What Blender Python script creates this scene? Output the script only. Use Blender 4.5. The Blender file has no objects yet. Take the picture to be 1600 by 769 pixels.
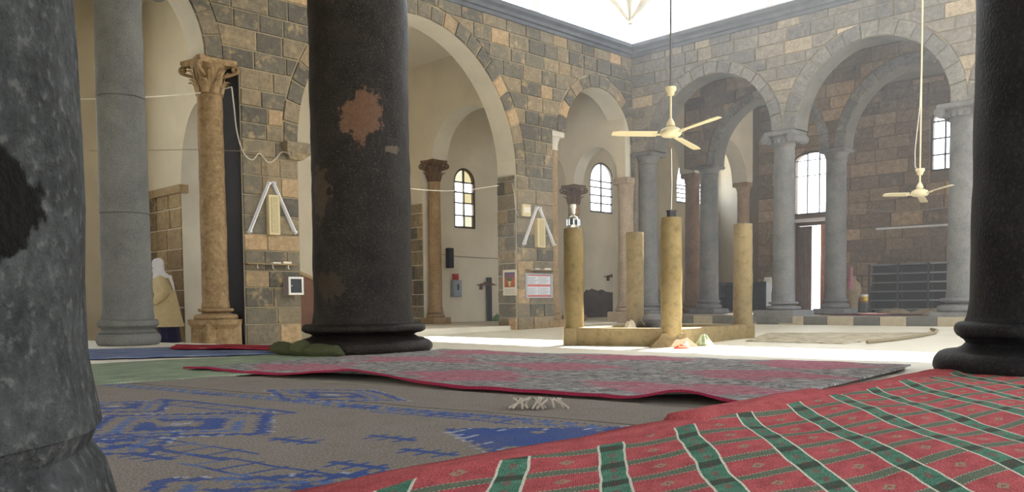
import bpy, bmesh, math, random
from mathutils import Vector, Matrix
from mathutils import noise as mnoise

sc = bpy.context.scene
col = sc.collection
PI = math.pi
S2 = math.sqrt(0.5)

# ------------------------------------------------------------------ camera
FPX = 1350.0
PITCH = -math.atan(0.054)
ROLL = 0.0098
CAM_Z = 0.70
SHIFT_Y = 0.1003
cam_d = bpy.data.cameras.new('camera')
cam = bpy.data.objects.new('camera', cam_d)
col.objects.link(cam)
cam_d.sensor_width = 36.0
cam_d.lens = 36.0 * FPX / 1600.0
cam_d.shift_y = SHIFT_Y
cam_d.clip_start = 0.05
cam_d.clip_end = 500
CAM_M = (Matrix.Translation((0, 0, CAM_Z)) @ Matrix.Rotation(PI / 2 + PITCH, 4, 'X') @ Matrix.Rotation(-ROLL, 4, 'Z'))
cam.matrix_world = CAM_M
sc.camera = cam

# ------------------------------------------------------------------ world, sun, exposure
world = bpy.data.worlds.new('sky')
sc.world = world
world.use_nodes = True
bg = world.node_tree.nodes['Background']
bg.inputs[0].default_value = (0.86, 0.93, 1.0, 1)
bg.inputs[1].default_value = 6.0
sun_d = bpy.data.lights.new('sun', 'SUN')
sun_d.energy = 30.0
sun_d.angle = 0.012
sun_d.color = (1.0, 0.96, 0.90)
sun = bpy.data.objects.new('sun', sun_d)
col.objects.link(sun)
SUN_EL = math.radians(47)
sdir = Vector((-math.cos(SUN_EL) * S2, -math.cos(SUN_EL) * S2, -math.sin(SUN_EL)))
sun.rotation_euler = sdir.to_track_quat('-Z', 'Y').to_euler()
sun.location = (12, 30, 18)
vs = sc.view_settings
vs.view_transform = 'Standard'
vs.look = 'None'
vs.gamma = 1.0
vs.exposure = 0.25
vs.use_curve_mapping = False
sc.cycles.max_bounces = 10
sc.cycles.diffuse_bounces = 6
sc.cycles.transparent_max_bounces = 16
sc.cycles.sample_clamp_indirect = 12.0
sc.cycles.caustics_reflective = False
sc.cycles.caustics_refractive = False

# ------------------------------------------------------------------ frames of the building
CX, CY = 3.08, 22.2                      # the far corner of the court
PLAT = 0.14                              # raised floor under the near colonnade
RZL, RZR = PI / 4, -PI / 4               # left wall: local x runs away from us; right wall: local x runs towards us
ML = Matrix.Translation((CX, CY, 0)) @ Matrix.Rotation(RZL, 4, 'Z')
MR = Matrix.Translation((CX, CY, 0)) @ Matrix.Rotation(RZR, 4, 'Z')
def court_z(x, y):
    return 0.15 * max(0.0, min(1.0, (x + y - 13.0) / 12.0))
def ray(px, py):
    cx = (px - 800.0) / FPX
    cy = -(py - 384.5) / FPX + SHIFT_Y * 1600.0 / FPX
    return (CAM_M.to_3x3() @ Vector((cx, cy, -1.0))).normalized()
def on_z(px, py, z):
    d = ray(px, py); t = (z - CAM_Z) / d.z
    return Vector((d.x * t, d.y * t, z))
def on_court(px, py):
    z = 0.05
    for k in range(12):
        p = on_z(px, py, z); z = 0.5 * z + 0.5 * court_z(p.x, p.y)
    return on_z(px, py, z)
def on_frame(M, px, py, off=0.0):        # hit the plane local y = off of a wall frame; returns local coordinates
    Mi = M.inverted(); o = Mi @ Vector((0, 0, CAM_Z)); d = Mi.to_3x3() @ ray(px, py)
    t = (off - o.y) / d.y
    return o + d * t
def at(px, py, Y):                       # point at forward distance Y
    d = ray(px, py); t = Y / d.y
    return Vector((d.x * t, Y, CAM_Z + d.z * t))

# ------------------------------------------------------------------ materials
MATS = {}
def newmat(name):
    m = bpy.data.materials.new(name); m.use_nodes = True
    nt = m.node_tree
    b = nt.nodes['Principled BSDF']
    MATS[name] = m
    return m, nt, b
def N(nt, typ, **kw):
    n = nt.nodes.new(typ)
    for k, v in kw.items():
        if k == 'inp':
            for kk, vv in v.items(): n.inputs[kk].default_value = vv
        else: setattr(n, k, v)
    return n
def c4(c): return (c[0], c[1], c[2], 1.0)
def srgb(r, g, b):
    f = lambda v: (v / 255.0 / 12.92) if v / 255.0 <= 0.04045 else ((v / 255.0 + 0.055) / 1.055) ** 2.4
    return (f(r), f(g), f(b))
def ramp(nt, stops, interp='LINEAR'):
    r = nt.nodes.new('ShaderNodeValToRGB'); r.color_ramp.interpolation = interp
    el = r.color_ramp.elements
    while len(el) < len(stops): el.new(0.5)
    for e, (p, c) in zip(el, stops): e.position = p; e.color = c4(c)
    return r
def mixc(nt, fac, a, b, mode='MIX'):
    n = nt.nodes.new('ShaderNodeMix'); n.data_type = 'RGBA'; n.blend_type = mode
    for sock, v in ((0, fac), (6, a), (7, b)):
        if hasattr(v, 'is_linked') or isinstance(v, bpy.types.NodeSocket): nt.links.new(v, n.inputs[sock])
        elif sock == 0: n.inputs[0].default_value = v
        else: n.inputs[sock].default_value = c4(v)
    return n.outputs[2]
def math_n(nt, op, a, b=None, c=None, clamp=False):
    n = nt.nodes.new('ShaderNodeMath'); n.operation = op; n.use_clamp = clamp
    for i, v in enumerate((a, b, c)):
        if v is None: continue
        if isinstance(v, bpy.types.NodeSocket): nt.links.new(v, n.inputs[i])
        else: n.inputs[i].default_value = v
    return n.outputs[0]
def noise_n(nt, vec, scale, detail=4.0, rough=0.6, dist=0.0):
    n = nt.nodes.new('ShaderNodeTexNoise')
    n.inputs['Scale'].default_value = scale; n.inputs['Detail'].default_value = detail
    n.inputs['Roughness'].default_value = rough; n.inputs['Distortion'].default_value = dist
    if vec is not None: nt.links.new(vec, n.inputs['Vector'])
    return n.outputs['Fac']
def bump_n(nt, b, height, strength, dist=0.02):
    n = nt.nodes.new('ShaderNodeBump'); n.inputs['Strength'].default_value = strength
    n.inputs['Distance'].default_value = dist
    nt.links.new(height, n.inputs['Height']); nt.links.new(n.outputs[0], b.inputs['Normal'])
def maprange(nt, v, a, b_, c=0.0, d=1.0):
    n = nt.nodes.new('ShaderNodeMapRange')
    nt.links.new(v, n.inputs[0])
    for i, x in enumerate((a, b_, c, d)): n.inputs[i + 1].default_value = x
    return n.outputs[0]
def simple(name, c, rough=0.7, metal=0.0, var=0.0, scale=8.0, bump=0.0):
    m, nt, b = newmat(name)
    b.inputs['Roughness'].default_value = rough; b.inputs['Metallic'].default_value = metal
    b.inputs['Base Color'].default_value = c4(c)
    if var > 0 or bump > 0:
        tc = N(nt, 'ShaderNodeTexCoord')
        f = noise_n(nt, tc.outputs['Object'], scale, 5)
        if var > 0:
            lo = tuple(x * (1 - var) for x in c); hi = tuple(min(1, x * (1 + var)) for x in c)
            r = ramp(nt, [(0.3, lo), (0.7, hi)]); nt.links.new(f, r.inputs[0])
            nt.links.new(r.outputs[0], b.inputs['Base Color'])
        if bump > 0: bump_n(nt, b, f, bump)
    return m
def masonry(name, stops, blotch, rough=0.85, bump=0.5):
    """colour of each stone from its object, blotches of lime over it"""
    m, nt, b = newmat(name)
    b.inputs['Roughness'].default_value = rough
    oi = N(nt, 'ShaderNodeObjectInfo'); tc = N(nt, 'ShaderNodeTexCoord')
    r = ramp(nt, stops, 'LINEAR'); nt.links.new(oi.outputs['Random'], r.inputs[0])
    va = N(nt, 'ShaderNodeVectorMath', operation='ADD')
    nt.links.new(tc.outputs['Object'], va.inputs[0]); nt.links.new(oi.outputs['Location'], va.inputs[1])
    n1 = noise_n(nt, va.outputs[0], 5.0, 6, 0.65)
    n2 = noise_n(nt, va.outputs[0], 16.0, 6, 0.8)
    n3 = noise_n(nt, va.outputs[0], 1.1, 4, 0.6)
    f1 = maprange(nt, n1, 0.52, 0.72); f3 = maprange(nt, n3, 0.38, 0.60)
    c = mixc(nt, math_n(nt, 'MULTIPLY', f1, f3), r.outputs[0], blotch)
    dark = maprange(nt, math_n(nt, 'ADD', math_n(nt, 'MULTIPLY', n2, 0.6), math_n(nt, 'MULTIPLY', noise_n(nt, va.outputs[0], 7.0, 6, 0.75), 0.4)), 0.34, 0.62, 0.48, 1.25)
    cd = N(nt, 'ShaderNodeVectorMath', operation='SCALE')
    nt.links.new(c, cd.inputs[0]); nt.links.new(dark, cd.inputs['Scale'])
    nt.links.new(cd.outputs[0], b.inputs['Base Color'])
    bump_n(nt, b, math_n(nt, 'ADD', n2, math_n(nt, 'MULTIPLY', n1, 2.0)), bump, 0.02)
    return m
def column_stone(name, c1, c2, speck=None, sc1=3.0, rough=0.8, bump=0.5, pit=60.0, patches=()):
    """weathered shaft stone; patches are stains or painted hollows with a place of their own: (centre, radius, colour)"""
    m, nt, b = newmat(name)
    b.inputs['Roughness'].default_value = rough
    b.inputs['Specular IOR Level'].default_value = 0.2
    tc = N(nt, 'ShaderNodeTexCoord')
    v = tc.outputs['Object']
    n1 = noise_n(nt, v, sc1, 6, 0.65, 0.3)
    r = ramp(nt, [(0.32, c1), (0.68, c2)]); nt.links.new(n1, r.inputs[0])
    c = r.outputs[0]
    n2 = noise_n(nt, v, pit, 3, 0.6)
    if speck is not None:
        c = mixc(nt, maprange(nt, n2, 0.55, 0.75, 0.0, 0.7), c, speck)
    dk = maprange(nt, n2, 0.25, 0.5, 0.6, 1.0)
    cd = N(nt, 'ShaderNodeVectorMath', operation='SCALE')
    nt.links.new(c, cd.inputs[0]); nt.links.new(dk, cd.inputs['Scale'])
    c = cd.outputs[0]
    for (pc, pr, pcol, stretch) in patches:
        sb = N(nt, 'ShaderNodeVectorMath', operation='SUBTRACT'); nt.links.new(v, sb.inputs[0]); sb.inputs[1].default_value = pc
        ml = N(nt, 'ShaderNodeVectorMath', operation='MULTIPLY'); nt.links.new(sb.outputs[0], ml.inputs[0])
        ml.inputs[1].default_value = (1.0 / pr, 1.0 / pr, 1.0 / (pr * stretch))
        ln = N(nt, 'ShaderNodeVectorMath', operation='LENGTH'); nt.links.new(ml.outputs[0], ln.inputs[0])
        n3 = noise_n(nt, v, 4.0 / max(pr, 0.15) * 0.5, 5, 0.6)
        d = math_n(nt, 'ADD', ln.outputs['Value'], math_n(nt, 'MULTIPLY', math_n(nt, 'SUBTRACT', n3, 0.5), 2.2))
        f = maprange(nt, d, 1.0, 0.84, 0.0, 1.0)
        n4 = noise_n(nt, v, 30.0, 4, 0.7)
        pv = ramp(nt, [(0.3, tuple(x * 0.6 for x in pcol)), (0.7, pcol)]); nt.links.new(n4, pv.inputs[0])
        c = mixc(nt, f, c, pv.outputs[0])
    nt.links.new(c, b.inputs['Base Color'])
    bump_n(nt, b, math_n(nt, 'ADD', math_n(nt, 'MULTIPLY', n1, 1.5), n2), bump, 0.015)
    return m

BAS = [(0.0, srgb(92, 88, 80)), (0.3, srgb(106, 101, 90)), (0.55, srgb(122, 114, 98)), (0.75, srgb(138, 125, 103)), (0.90, srgb(152, 134, 106)), (0.99, srgb(186, 158, 122))]
M_stoneL = masonry('stone_left', BAS, srgb(196, 172, 128))
M_stoneR = masonry('stone_right', [(0.0, srgb(112, 111, 110)), (0.35, srgb(126, 123, 118)), (0.65, srgb(138, 133, 124)), (0.88, srgb(152, 143, 130)), (0.99, srgb(192, 176, 148))], srgb(160, 152, 138))
M_stoneB = masonry('stone_back', [(0.0, srgb(112, 98, 86)), (0.5, srgb(130, 113, 95)), (0.85, srgb(152, 130, 106)), (1.0, srgb(178, 152, 122))], srgb(160, 140, 114))
M_vousR = masonry('stone_voussoir', [(0.0, srgb(112, 112, 112)), (1.0, srgb(140, 138, 132))], srgb(160, 154, 142))
M_mortarL = simple('mortar_left', srgb(160, 148, 122), 0.95, var=0.15, scale=3, bump=0.3)
M_mortarR = simple('mortar_right', srgb(140, 130, 114), 0.95, var=0.15, scale=3, bump=0.3)
M_mortarB = simple('mortar_back', srgb(112, 98, 82), 0.95, var=0.15, scale=3, bump=0.3)
M_plaster = simple('plaster', srgb(210, 201, 181), 0.9, var=0.10, scale=0.9, bump=0.15)
M_plasterW = simple('plaster_reveal', srgb(208, 203, 190), 0.9, var=0.08, scale=1.5, bump=0.15)
M_reveal_dark = simple('reveal_stone', srgb(104, 102, 98), 0.9, var=0.2, scale=3, bump=0.3)
M_dark_face = simple('black_jamb_stone', srgb(34, 30, 30), 0.8, var=0.3, scale=4, bump=0.3)
M_floor = simple('court_floor_stone', srgb(222, 218, 204), 0.55, var=0.06, scale=1.2, bump=0.08)
M_plat = simple('platform_stone', srgb(212, 207, 194), 0.6, var=0.08, scale=1.5, bump=0.1)
M_ceil_dark = simple('ceiling_basalt', srgb(110, 106, 102), 0.95, var=0.2, scale=2, bump=0.3)
M_ceil = simple('ceiling_plaster', srgb(204, 197, 181), 0.95, var=0.06, scale=1)
M_cornice = simple('cornice_basalt', srgb(92, 96, 104), 0.75, var=0.2, scale=3, bump=0.3)
M_pale = simple('pale_post', srgb(214, 214, 216), 0.7)
M_roofwood = simple('pale_timber', srgb(232, 228, 218), 0.8, var=0.08, scale=5)
M_ground = simple('outside_ground', srgb(200, 188, 164), 0.95)

# ------------------------------------------------------------------ mesh builder
class MB:
    def __init__(self): self.v = []; self.f = []; self.mi = []
    def add(self, vs, fs, m=0):
        o = len(self.v); self.v += [tuple(p) for p in vs]
        for f in fs: self.f.append([i + o for i in f]); self.mi.append(m)
        return self
    def box(self, x0, x1, y0, y1, z0, z1, M=None, m=0):
        vs = [Vector((x, y, z)) for z in (z0, z1) for (x, y) in ((x0, y0), (x1, y0), (x1, y1), (x0, y1))]
        if M is not None: vs = [M @ p for p in vs]
        return self.add(vs, [(3, 2, 1, 0), (4, 5, 6, 7), (0, 1, 5, 4), (1, 2, 6, 5), (2, 3, 7, 6), (3, 0, 4, 7)], m)
    def bbox(self, x0, x1, y0, y1, z0, z1, b=0.01, M=None):
        """box with chamfered vertical and top edges"""
        rings = []
        def rect(i, z): return [(x0 + i, y0, z), (x1 - i, y0, z), (x1, y0 + i, z), (x1, y1 - i, z), (x1 - i, y1, z), (x0 + i, y1, z), (x0, y1 - i, z), (x0, y0 + i, z)]
        def rect2(i, z): return [(x0 + i + b * .4, y0 + b, z), (x1 - i - b * .4, y0 + b, z), (x1 - b, y0 + i + b * .4, z), (x1 - b, y1 - i - b * .4, z), (x1 - i - b * .4, y1 - b, z), (x0 + i + b * .4, y1 - b, z), (x0 + b, y1 - i - b * .4, z), (x0 + b, y0 + i + b * .4, z)]
        rings = [rect2(b, z0), rect(b, z0 + b), rect(b, z1 - b), rect2(b, z1)]
        return self.loft(rings, M=M)
    def loft(self, rings, closed=True, caps=True, M=None, m=0):
        n = len(rings[0]); vs = [Vector(p) for r in rings for p in r]
        if M is not None: vs = [M @ p for p in vs]
        fs = []
        for i in range(len(rings) - 1):
            for k in range(n if closed else n - 1):
                a = i * n + k; b = i * n + (k + 1) % n
                fs.append((a, b, b + n, a + n))
        if caps:
            fs.append(tuple(reversed(range(n)))); fs.append(tuple(range((len(rings) - 1) * n, len(rings) * n)))
        return self.add(vs, fs, m)
    def lathe(self, prof, n=32, c=(0, 0, 0), M=None, jit=0.0, caps=True, squash=None, m=0):
        rings = []
        for (r, z) in prof:
            rg = []
            for k in range(n):
                a = 2 * PI * k / n; rr = r
                if jit:
                    rr = r + jit * mnoise.noise(Vector((math.cos(a) * r * 3 + c[0], math.sin(a) * r * 3 + c[1], z * 2.5))) + 0.5 * jit * mnoise.noise(Vector((math.cos(a) * r * 9, math.sin(a) * r * 9 + 5, z * 8)))
                rg.append((c[0] + rr * math.cos(a), c[1] + rr * math.sin(a), c[2] + z))
            rings.append(rg)
        return self.loft(rings, caps=caps, M=M, m=m)
    def tube(self, pts, r, n=8, M=None, caps=True, m=0):
        pts = [Vector(p) for p in pts]; rings = []
        rs = r if isinstance(r, (list, tuple)) else [r] * len(pts)
        up = None
        for i, p in enumerate(pts):
            t = (pts[min(i + 1, len(pts) - 1)] - pts[max(i - 1, 0)]).normalized()
            if up is None:
                up = Vector((0, 0, 1)) if abs(t.z) < 0.9 else Vector((1, 0, 0))
            s = t.cross(up).normalized(); up = s.cross(t).normalized()
            rings.append([p + (s * math.cos(2 * PI * k / n) + up * math.sin(2 * PI * k / n)) * rs[i] for k in range(n)])
        return self.loft(rings, caps=caps, M=M, m=m)
    def prism(self, poly, y0, y1, M=None, m=0, mside=None):
        """poly in xz, counter-clockwise seen from -y; y0 is the front"""
        n = len(poly)
        vs = [Vector((x, y0, z)) for x, z in poly] + [Vector((x, y1, z)) for x, z in poly]
        if M is not None: vs = [M @ p for p in vs]
        o = len(self.v)
        self.add(vs, [tuple(range(n)), tuple(reversed(range(n, 2 * n)))], m)
        for k in range(n):
            j = (k + 1) % n
            self.f.append([o + k, o + n + k, o + n + j, o + j]); self.mi.append(mside if mside is not None else m)
        return self
    def sphere(self, c, r, n=16, rings=10, M=None, s=(1, 1, 1)):
        rg = []
        for i in range(1, rings):
            t = PI * i / rings
            rg.append([(c[0] + r * s[0] * math.sin(t) * math.cos(2 * PI * k / n), c[1] + r * s[1] * math.sin(t) * math.sin(2 * PI * k / n), c[2] - r * s[2] * math.cos(t)) for k in range(n)])
        return self.loft(rg, M=M)
    def mesh(self, name, mats, smooth=False, fix=True):
        me = bpy.data.meshes.new(name)
        me.from_pydata(self.v, [], self.f)
        if not isinstance(mats, (list, tuple)): mats = [mats]
        for m in mats: me.materials.append(m)
        if len(mats) > 1: me.polygons.foreach_set('material_index', self.mi)
        if fix:
            bm = bmesh.new(); bm.from_mesh(me)
            big = [f for f in bm.faces if len(f.verts) > 4]
            if big: bmesh.ops.triangulate(bm, faces=big, ngon_method='EAR_CLIP')
            bmesh.ops.recalc_face_normals(bm, faces=bm.faces)
            bm.to_mesh(me); bm.free()
        if smooth:
            me.polygons.foreach_set('use_smooth', [True] * len(me.polygons))
            me.set_sharp_from_angle(angle=math.radians(42))
        me.update()
        return me
    def build(self, name, mats, parent=None, smooth=False, loc=None, fix=True):
        o = bpy.data.objects.new(name, self.mesh(name, mats, smooth, fix)); col.objects.link(o)
        if parent is not None: o.parent = parent
        if loc is not None: o.location = loc
        return o
def empty(name, loc=(0, 0, 0), rz=0.0, label=None, cat=None, group=None):
    o = bpy.data.objects.new(name, None); col.objects.link(o)
    o.empty_display_size = 0.1; o.location = loc; o.rotation_euler = (0, 0, rz)
    if label: o['label'] = label
    if cat: o['category'] = cat
    if group: o['group'] = group
    return o
def tag(o, label, cat, group=None):
    o['label'] = label; o['category'] = cat
    if group: o['group'] = group
    return o
def struct(o, label=None):
    o['kind'] = 'structure'
    if label: o['label'] = label
    return o
def place(o, M):
    o.matrix_world = M; return o

# ------------------------------------------------------------------ walls with openings
class Op:
    """an opening: centre x, arch radii, springing height, jambs left and right of the centre, sill"""
    def __init__(s, cx, rx, rz, spring, jl=None, jr=None, sill=None, vous=0.0, flat=False):
        s.cx, s.rx, s.rz, s.spring = cx, rx, rz, spring
        s.jl = rx if jl is None else jl; s.jr = rx if jr is None else jr
        s.sill = sill; s.vous = vous; s.flat = flat
        s.top = spring + (0 if flat else rz)
    def side(s, sg, z0, n=14):
        """half outline going up on one side (sg -1: left of the centre)"""
        j = s.jl if sg < 0 else s.jr
        pts = []
        if s.sill is None: pts.append((s.cx + sg * j, z0))
        else: pts += [(s.cx, s.sill), (s.cx + sg * j, s.sill)]
        pts.append((s.cx + sg * j, s.spring))
        if s.flat: pts.append((s.cx, s.spring)); return pts
        if abs(j - s.rx) > 1e-4: pts.append((s.cx + sg * s.rx, s.spring))
        for k in range(1, n + 1):
            t = PI / 2 * k / n
            pts.append((s.cx + sg * s.rx * math.cos(t), s.spring + s.rz * math.sin(t)))
        return pts
def wall_mesh(x0, x1, z0, z1, ops, T, y0=0.0):
    mb = MB()
    cuts = sorted(set(round(o.cx, 4) for o in ops))
    xs = [x0] + cuts + [x1]
    for a, b in zip(xs[:-1], xs[1:]):
        poly = []
        L = sorted([o for o in ops if round(o.cx, 4) == a], key=lambda o: o.top)
        R = sorted([o for o in ops if round(o.cx, 4) == b], key=lambda o: o.top)
        right = []
        if not (R and R[0].sill is None): right.append((b, z0))
        for o in R: right += o.side(-1, z0)
        right.append((b, z1))
        left = []
        if not (L and L[0].sill is None): left.append((a, z0))
        for o in L: left += o.side(1, z0)
        left.append((a, z1))
        poly = right + list(reversed(left))
        q = []
        for p in poly:
            if not q or (abs(p[0] - q[-1][0]) + abs(p[1] - q[-1][1])) > 1e-5: q.append(p)
        n0 = len(mb.f)
        mb.prism(q, y0, y0 + T, m=0, mside=1)
    return mb
def clip_half(poly, nx, nz, d):
    out = []
    for i in range(len(poly)):
        p = poly[i]; q = poly[(i + 1) % len(poly)]
        fp = p[0] * nx + p[1] * nz - d; fq = q[0] * nx + q[1] * nz - d
        if fp >= 0: out.append(p)
        if (fp >= 0) != (fq >= 0):
            t = fp / (fp - fq); out.append((p[0] + (q[0] - p[0]) * t, p[1] + (q[1] - p[1]) * t))
    return out
def block(name, poly, parent, mat, rng, depth=0.016, inset=0.009, y=0.0):
    cx = sum(p[0] for p in poly) / len(poly); cz = sum(p[1] for p in poly) / len(poly)
    n = len(poly); d = depth + rng.random() * 0.014
    vs = [(p[0] - cx, 0.004, p[1] - cz) for p in poly]
    tl = (rng.random() - .5) * 0.012
    for p in poly:
        dx, dz = p[0] - cx, p[1] - cz; L = math.hypot(dx, dz) + 1e-6
        k = max(0.0, 1 - inset * 1.5 / L)
        vs.append((dx * k + (rng.random() - .5) * .006, -d + tl * dx, dz * k + (rng.random() - .5) * .006))
    fs = [tuple(range(n, 2 * n))] + [(i, (i + 1) % n, n + (i + 1) % n, n + i) for i in range(n)]
    me = bpy.data.meshes.new(name); me.from_pydata(vs, [], fs); me.materials.append(mat)
    o = bpy.data.objects.new(name, me); col.objects.link(o); o.parent = parent; o.location = (cx, y, cz)
    return o
def area(poly):
    return 0.5 * abs(sum(poly[i][0] * poly[(i + 1) % len(poly)][1] - poly[(i + 1) % len(poly)][0] * poly[i][1] for i in range(len(poly))))
def stones(parent, x0, x1, z0, z1, ops, mat, rng, rowh=0.30, wmin=0.34, wmax=0.72, gap=0.017, vmat=None, y=0.0, rowfix=()):
    z = z0; cnt = 0
    while z < z1 - 0.06:
        h = min(rowh * (0.85 + 0.3 * rng.random()), z1 - z)
        if z1 - z - h < 0.12: h = z1 - z
        zb, zt = z + gap / 2, z + h - gap / 2
        zm = 0.5 * (zb + zt)
        segs = [(x0, x1)]
        for o in ops:
            lo = None
            if (o.sill is None or zt > o.sill) and zm < o.spring: lo, hi = o.cx - o.jl, o.cx + o.jr
            elif o.spring <= zm < o.top + o.vous and not o.flat:
                rx, rz = o.rx + o.vous, o.rz + o.vous
                s = (zt - o.spring) / rz
                if s < 1:
                    w = rx * math.sqrt(1 - s * s); lo, hi = o.cx - w, o.cx + w
            if lo is None: continue
            ns = []
            for a, b in segs:
                if hi <= a or lo >= b: ns.append((a, b))
                else:
                    if lo > a: ns.append((a, lo))
                    if hi < b: ns.append((hi, b))
            segs = ns
        for a, b in segs:
            x = a - rng.random() * 0.0
            while x < b - 1e-4:
                w = wmin + (wmax - wmin) * rng.random()
                if b - x - w < wmin * 0.6: w = b - x
                p = [(x + gap / 2, zb), (x + w - gap / 2, zb), (x + w - gap / 2, zt), (x + gap / 2, zt)]
                cxm = x + w / 2
                for o in ops:
                    if o.flat or zt <= o.spring or not p: continue
                    rx, rz = o.rx + o.vous, o.rz + o.vous
                    qx, qz = (cxm - o.cx), max(zm - o.spring, 0.0)
                    if abs(qx) > rx + 0.8 or zm > o.top + o.vous + 0.8: continue
                    L = math.hypot(qx / rx, qz / rz) + 1e-6
                    ex, ez = qx / L, qz / L
                    nx, nz = ex / rx ** 2, ez / rz ** 2; nl = math.hypot(nx, nz); nx /= nl; nz /= nl
                    d = (o.cx + ex) * nx + (o.spring + ez) * nz
                    p = clip_half(p, nx, nz, d + gap * 0.5)
                if len(p) >= 3 and area(p) > 0.012:
                    block('stone_block', p, parent, mat, rng, y=y); cnt += 1
                x += w
        z += h
    for o in ops:
        if o.vous <= 0 or o.flat: continue
        n = max(7, int(PI * (o.rx + o.vous / 2) / 0.34))
        for k in range(n):
            t0, t1 = PI * k / n + 0.004, PI * (k + 1) / n - 0.004
            vw = o.vous * (0.92 + 0.16 * rng.random())
            p = []
            for t, e in ((t0, 0), (0.5 * (t0 + t1), 0), (t1, 0), (t1, vw), (t0, vw)):
                p.append((o.cx + (o.rx + 0.004 + e) * math.cos(t), o.spring + (o.rz + 0.004 + e) * math.sin(t)))
            block('voussoir', list(reversed(p)) if False else p[::-1], parent, vmat or mat, rng, depth=0.022, y=y); cnt += 1
    return cnt

# ================================================================== STRUCTURE
rng = random.Random(7)
# ---- ground and floors
struct(MB().box(-60, 60, -40, 80, -0.6, -0.35).build('floor_outside', M_ground))
EDGE_M, EDGE_C = -0.62, 9.79            # edge of the raised floor: y = EDGE_C + EDGE_M x
def court_floor():
    mb = MB(); n = 44
    x0, x1, y0, y1 = -22.0, 14.0, 4.0, 34.0
    vs = []; fs = []
    for j in range(n + 1):
        for i in range(n + 1):
            x = x0 + (x1 - x0) * i / n; y = y0 + (y1 - y0) * j / n
            vs.append((x, y, court_z(x, y)))
    for j in range(n):
        for i in range(n):
            a = j * (n + 1) + i; fs.append((a, a + 1, a + n + 2, a + n + 1))
    return mb.add(vs, fs)
struct(court_floor().build('floor_court', M_floor))
pl = [(-16, -8), (16, -8), (16, EDGE_C + EDGE_M * 16), (-16, EDGE_C + EDGE_M * -16)]
mb = MB()
mb.loft([[(x, y, -0.3) for x, y in pl], [(x, y, PLAT) for x, y in pl]])
struct(mb.build('floor_platform', M_plat))
# raised floor of the left aisle beyond the first pier and of the right portico
o = MB().loft([[(x, y, z) for x, y in ((-9.2, 0.15), (8.1, 0.15), (10.9, 4.2), (-9.2, 4.2))] for z in (-0.2, 0.17)]).build('floor_aisle_left', M_plat); struct(o); place(o, ML)
RSTEP = 0.33
o = MB().box(-0.2, 14, -0.12, 6.3, -0.2, RSTEP).build('floor_aisle_right', simple('portico_floor_stone', srgb(150, 140, 126), 0.8, var=0.15, scale=2, bump=0.2)); struct(o); place(o, MR)
M_stepd = simple('step_basalt', srgb(98, 98, 94), 0.8, var=0.2, scale=6, bump=0.2)
M_stepl = simple('step_limestone', srgb(170, 160, 138), 0.8, var=0.15, scale=6, bump=0.2)
step = struct(MB().box(0.0, 14, -0.2, -0.12, -0.1, RSTEP - 0.005).build('trim_1', M_mortarR)); place(step, MR)
x = 0.3; k = 0
while x < 9.5:
    w = 0.52 + 0.12 * rng.random()
    mbk = MB().bbox(0.006, w - 0.006, -0.03, 0.0, 0.0, RSTEP + 0.1 - 0.0, 0.008)
    b = mbk.build('step_stone', M_stepd if k % 2 == 0 else M_stepl, step, loc=(x, -0.2, -0.1)); x += w; k += 1

# ---- left wall (arches into the aisle)
LZ1 = 6.92
opsL = [Op(-1.29, 1.24, 1.23, 4.64, jl=1.69, jr=1.24, vous=0.28),
        Op(-6.915, 2.735, 2.85, 3.50, vous=0.30),
        Op(-12.87, 1.55, 1.55, 4.72, jl=2.0, jr=2.15, vous=0.30)]
wl = wall_mesh(-24, 0.0, -0.1, LZ1, opsL, 0.57).build('wall_left', [M_mortarL, M_plasterW]); struct(wl); place(wl, ML)
stones(wl, -15.9, 0.0, 0.02, LZ1 - 0.04, opsL, M_stoneL, rng, rowh=0.30)
# stone facing on the jambs of the two piers
def jamb_blocks(parent, xl, y0, y1, z0, z1, mat, sgn=-1, rowh=0.31):
    z = z0; k = 0
    while z < z1 - 0.05:
        h = min(rowh * (0.9 + 0.2 * rng.random()), z1 - z)
        if z1 - z - h < 0.1: h = z1 - z
        cuts = [y0, y1] if k % 2 else [y0, y0 + (y1 - y0) * (0.35 + 0.3 * rng.random()), y1]
        for a, b in zip(cuts[:-1], cuts[1:]):
            p = [(-b + .011, z + .011), (-a - .011, z + .011), (-a - .011, z + h - .011), (-b + .011, z + h - .011)]
            o = block('stone_block', p, parent, mat, rng)
            lx, lz = o.location.x, o.location.z
            o.rotation_euler = (0, 0, -PI / 2); o.location = (xl, -lx, lz)
        z += h; k += 1
jamb_blocks(wl, -4.2, 0.0, 0.57, 0.02, 3.5, M_stoneL)
o = MB().box(-10.745, -10.722, 0.02, 0.57, -0.05, 4.7).build('jamb_slab', M_dark_face, wl)  # thin slab giving the pier side its near-black colour
o['label'] = 'near-black slab on the side of the pier'
# impost corbel on the first pier and pale impost on the second
o = MB().loft([[( -9.86, 0.45, 3.22), (-9.61, 0.45, 3.22), (-9.61, -0.10, 3.22), (-9.86, -0.10, 3.22)],
               [( -9.96, 0.5, 3.34), (-9.47, 0.5, 3.34), (-9.47, -0.20, 3.34), (-9.96, -0.20, 3.34)],
               [( -9.99, 0.5, 3.50), (-9.43, 0.5, 3.50), (-9.43, -0.24, 3.50), (-9.99, -0.24, 3.50)]]).build('impost', M_stoneL, wl)
# extension of the left wall past the corner, standing on columns
opsE = [Op(1.62, 1.28, 1.15, 4.25), Op(4.55, 1.15, 1.15, 4.25)]
we = wall_mesh(0.0, 8.2, 4.25, 6.6, opsE, 0.5).build('wall_left_extension', [M_plaster, M_plasterW]); struct(we); place(we, ML)
o = struct(MB().box(6.2, 8.2, 0.0, 0.5, -0.1, 4.25).build('wall_left_extension_end', M_plaster)); place(o, ML)

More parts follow.
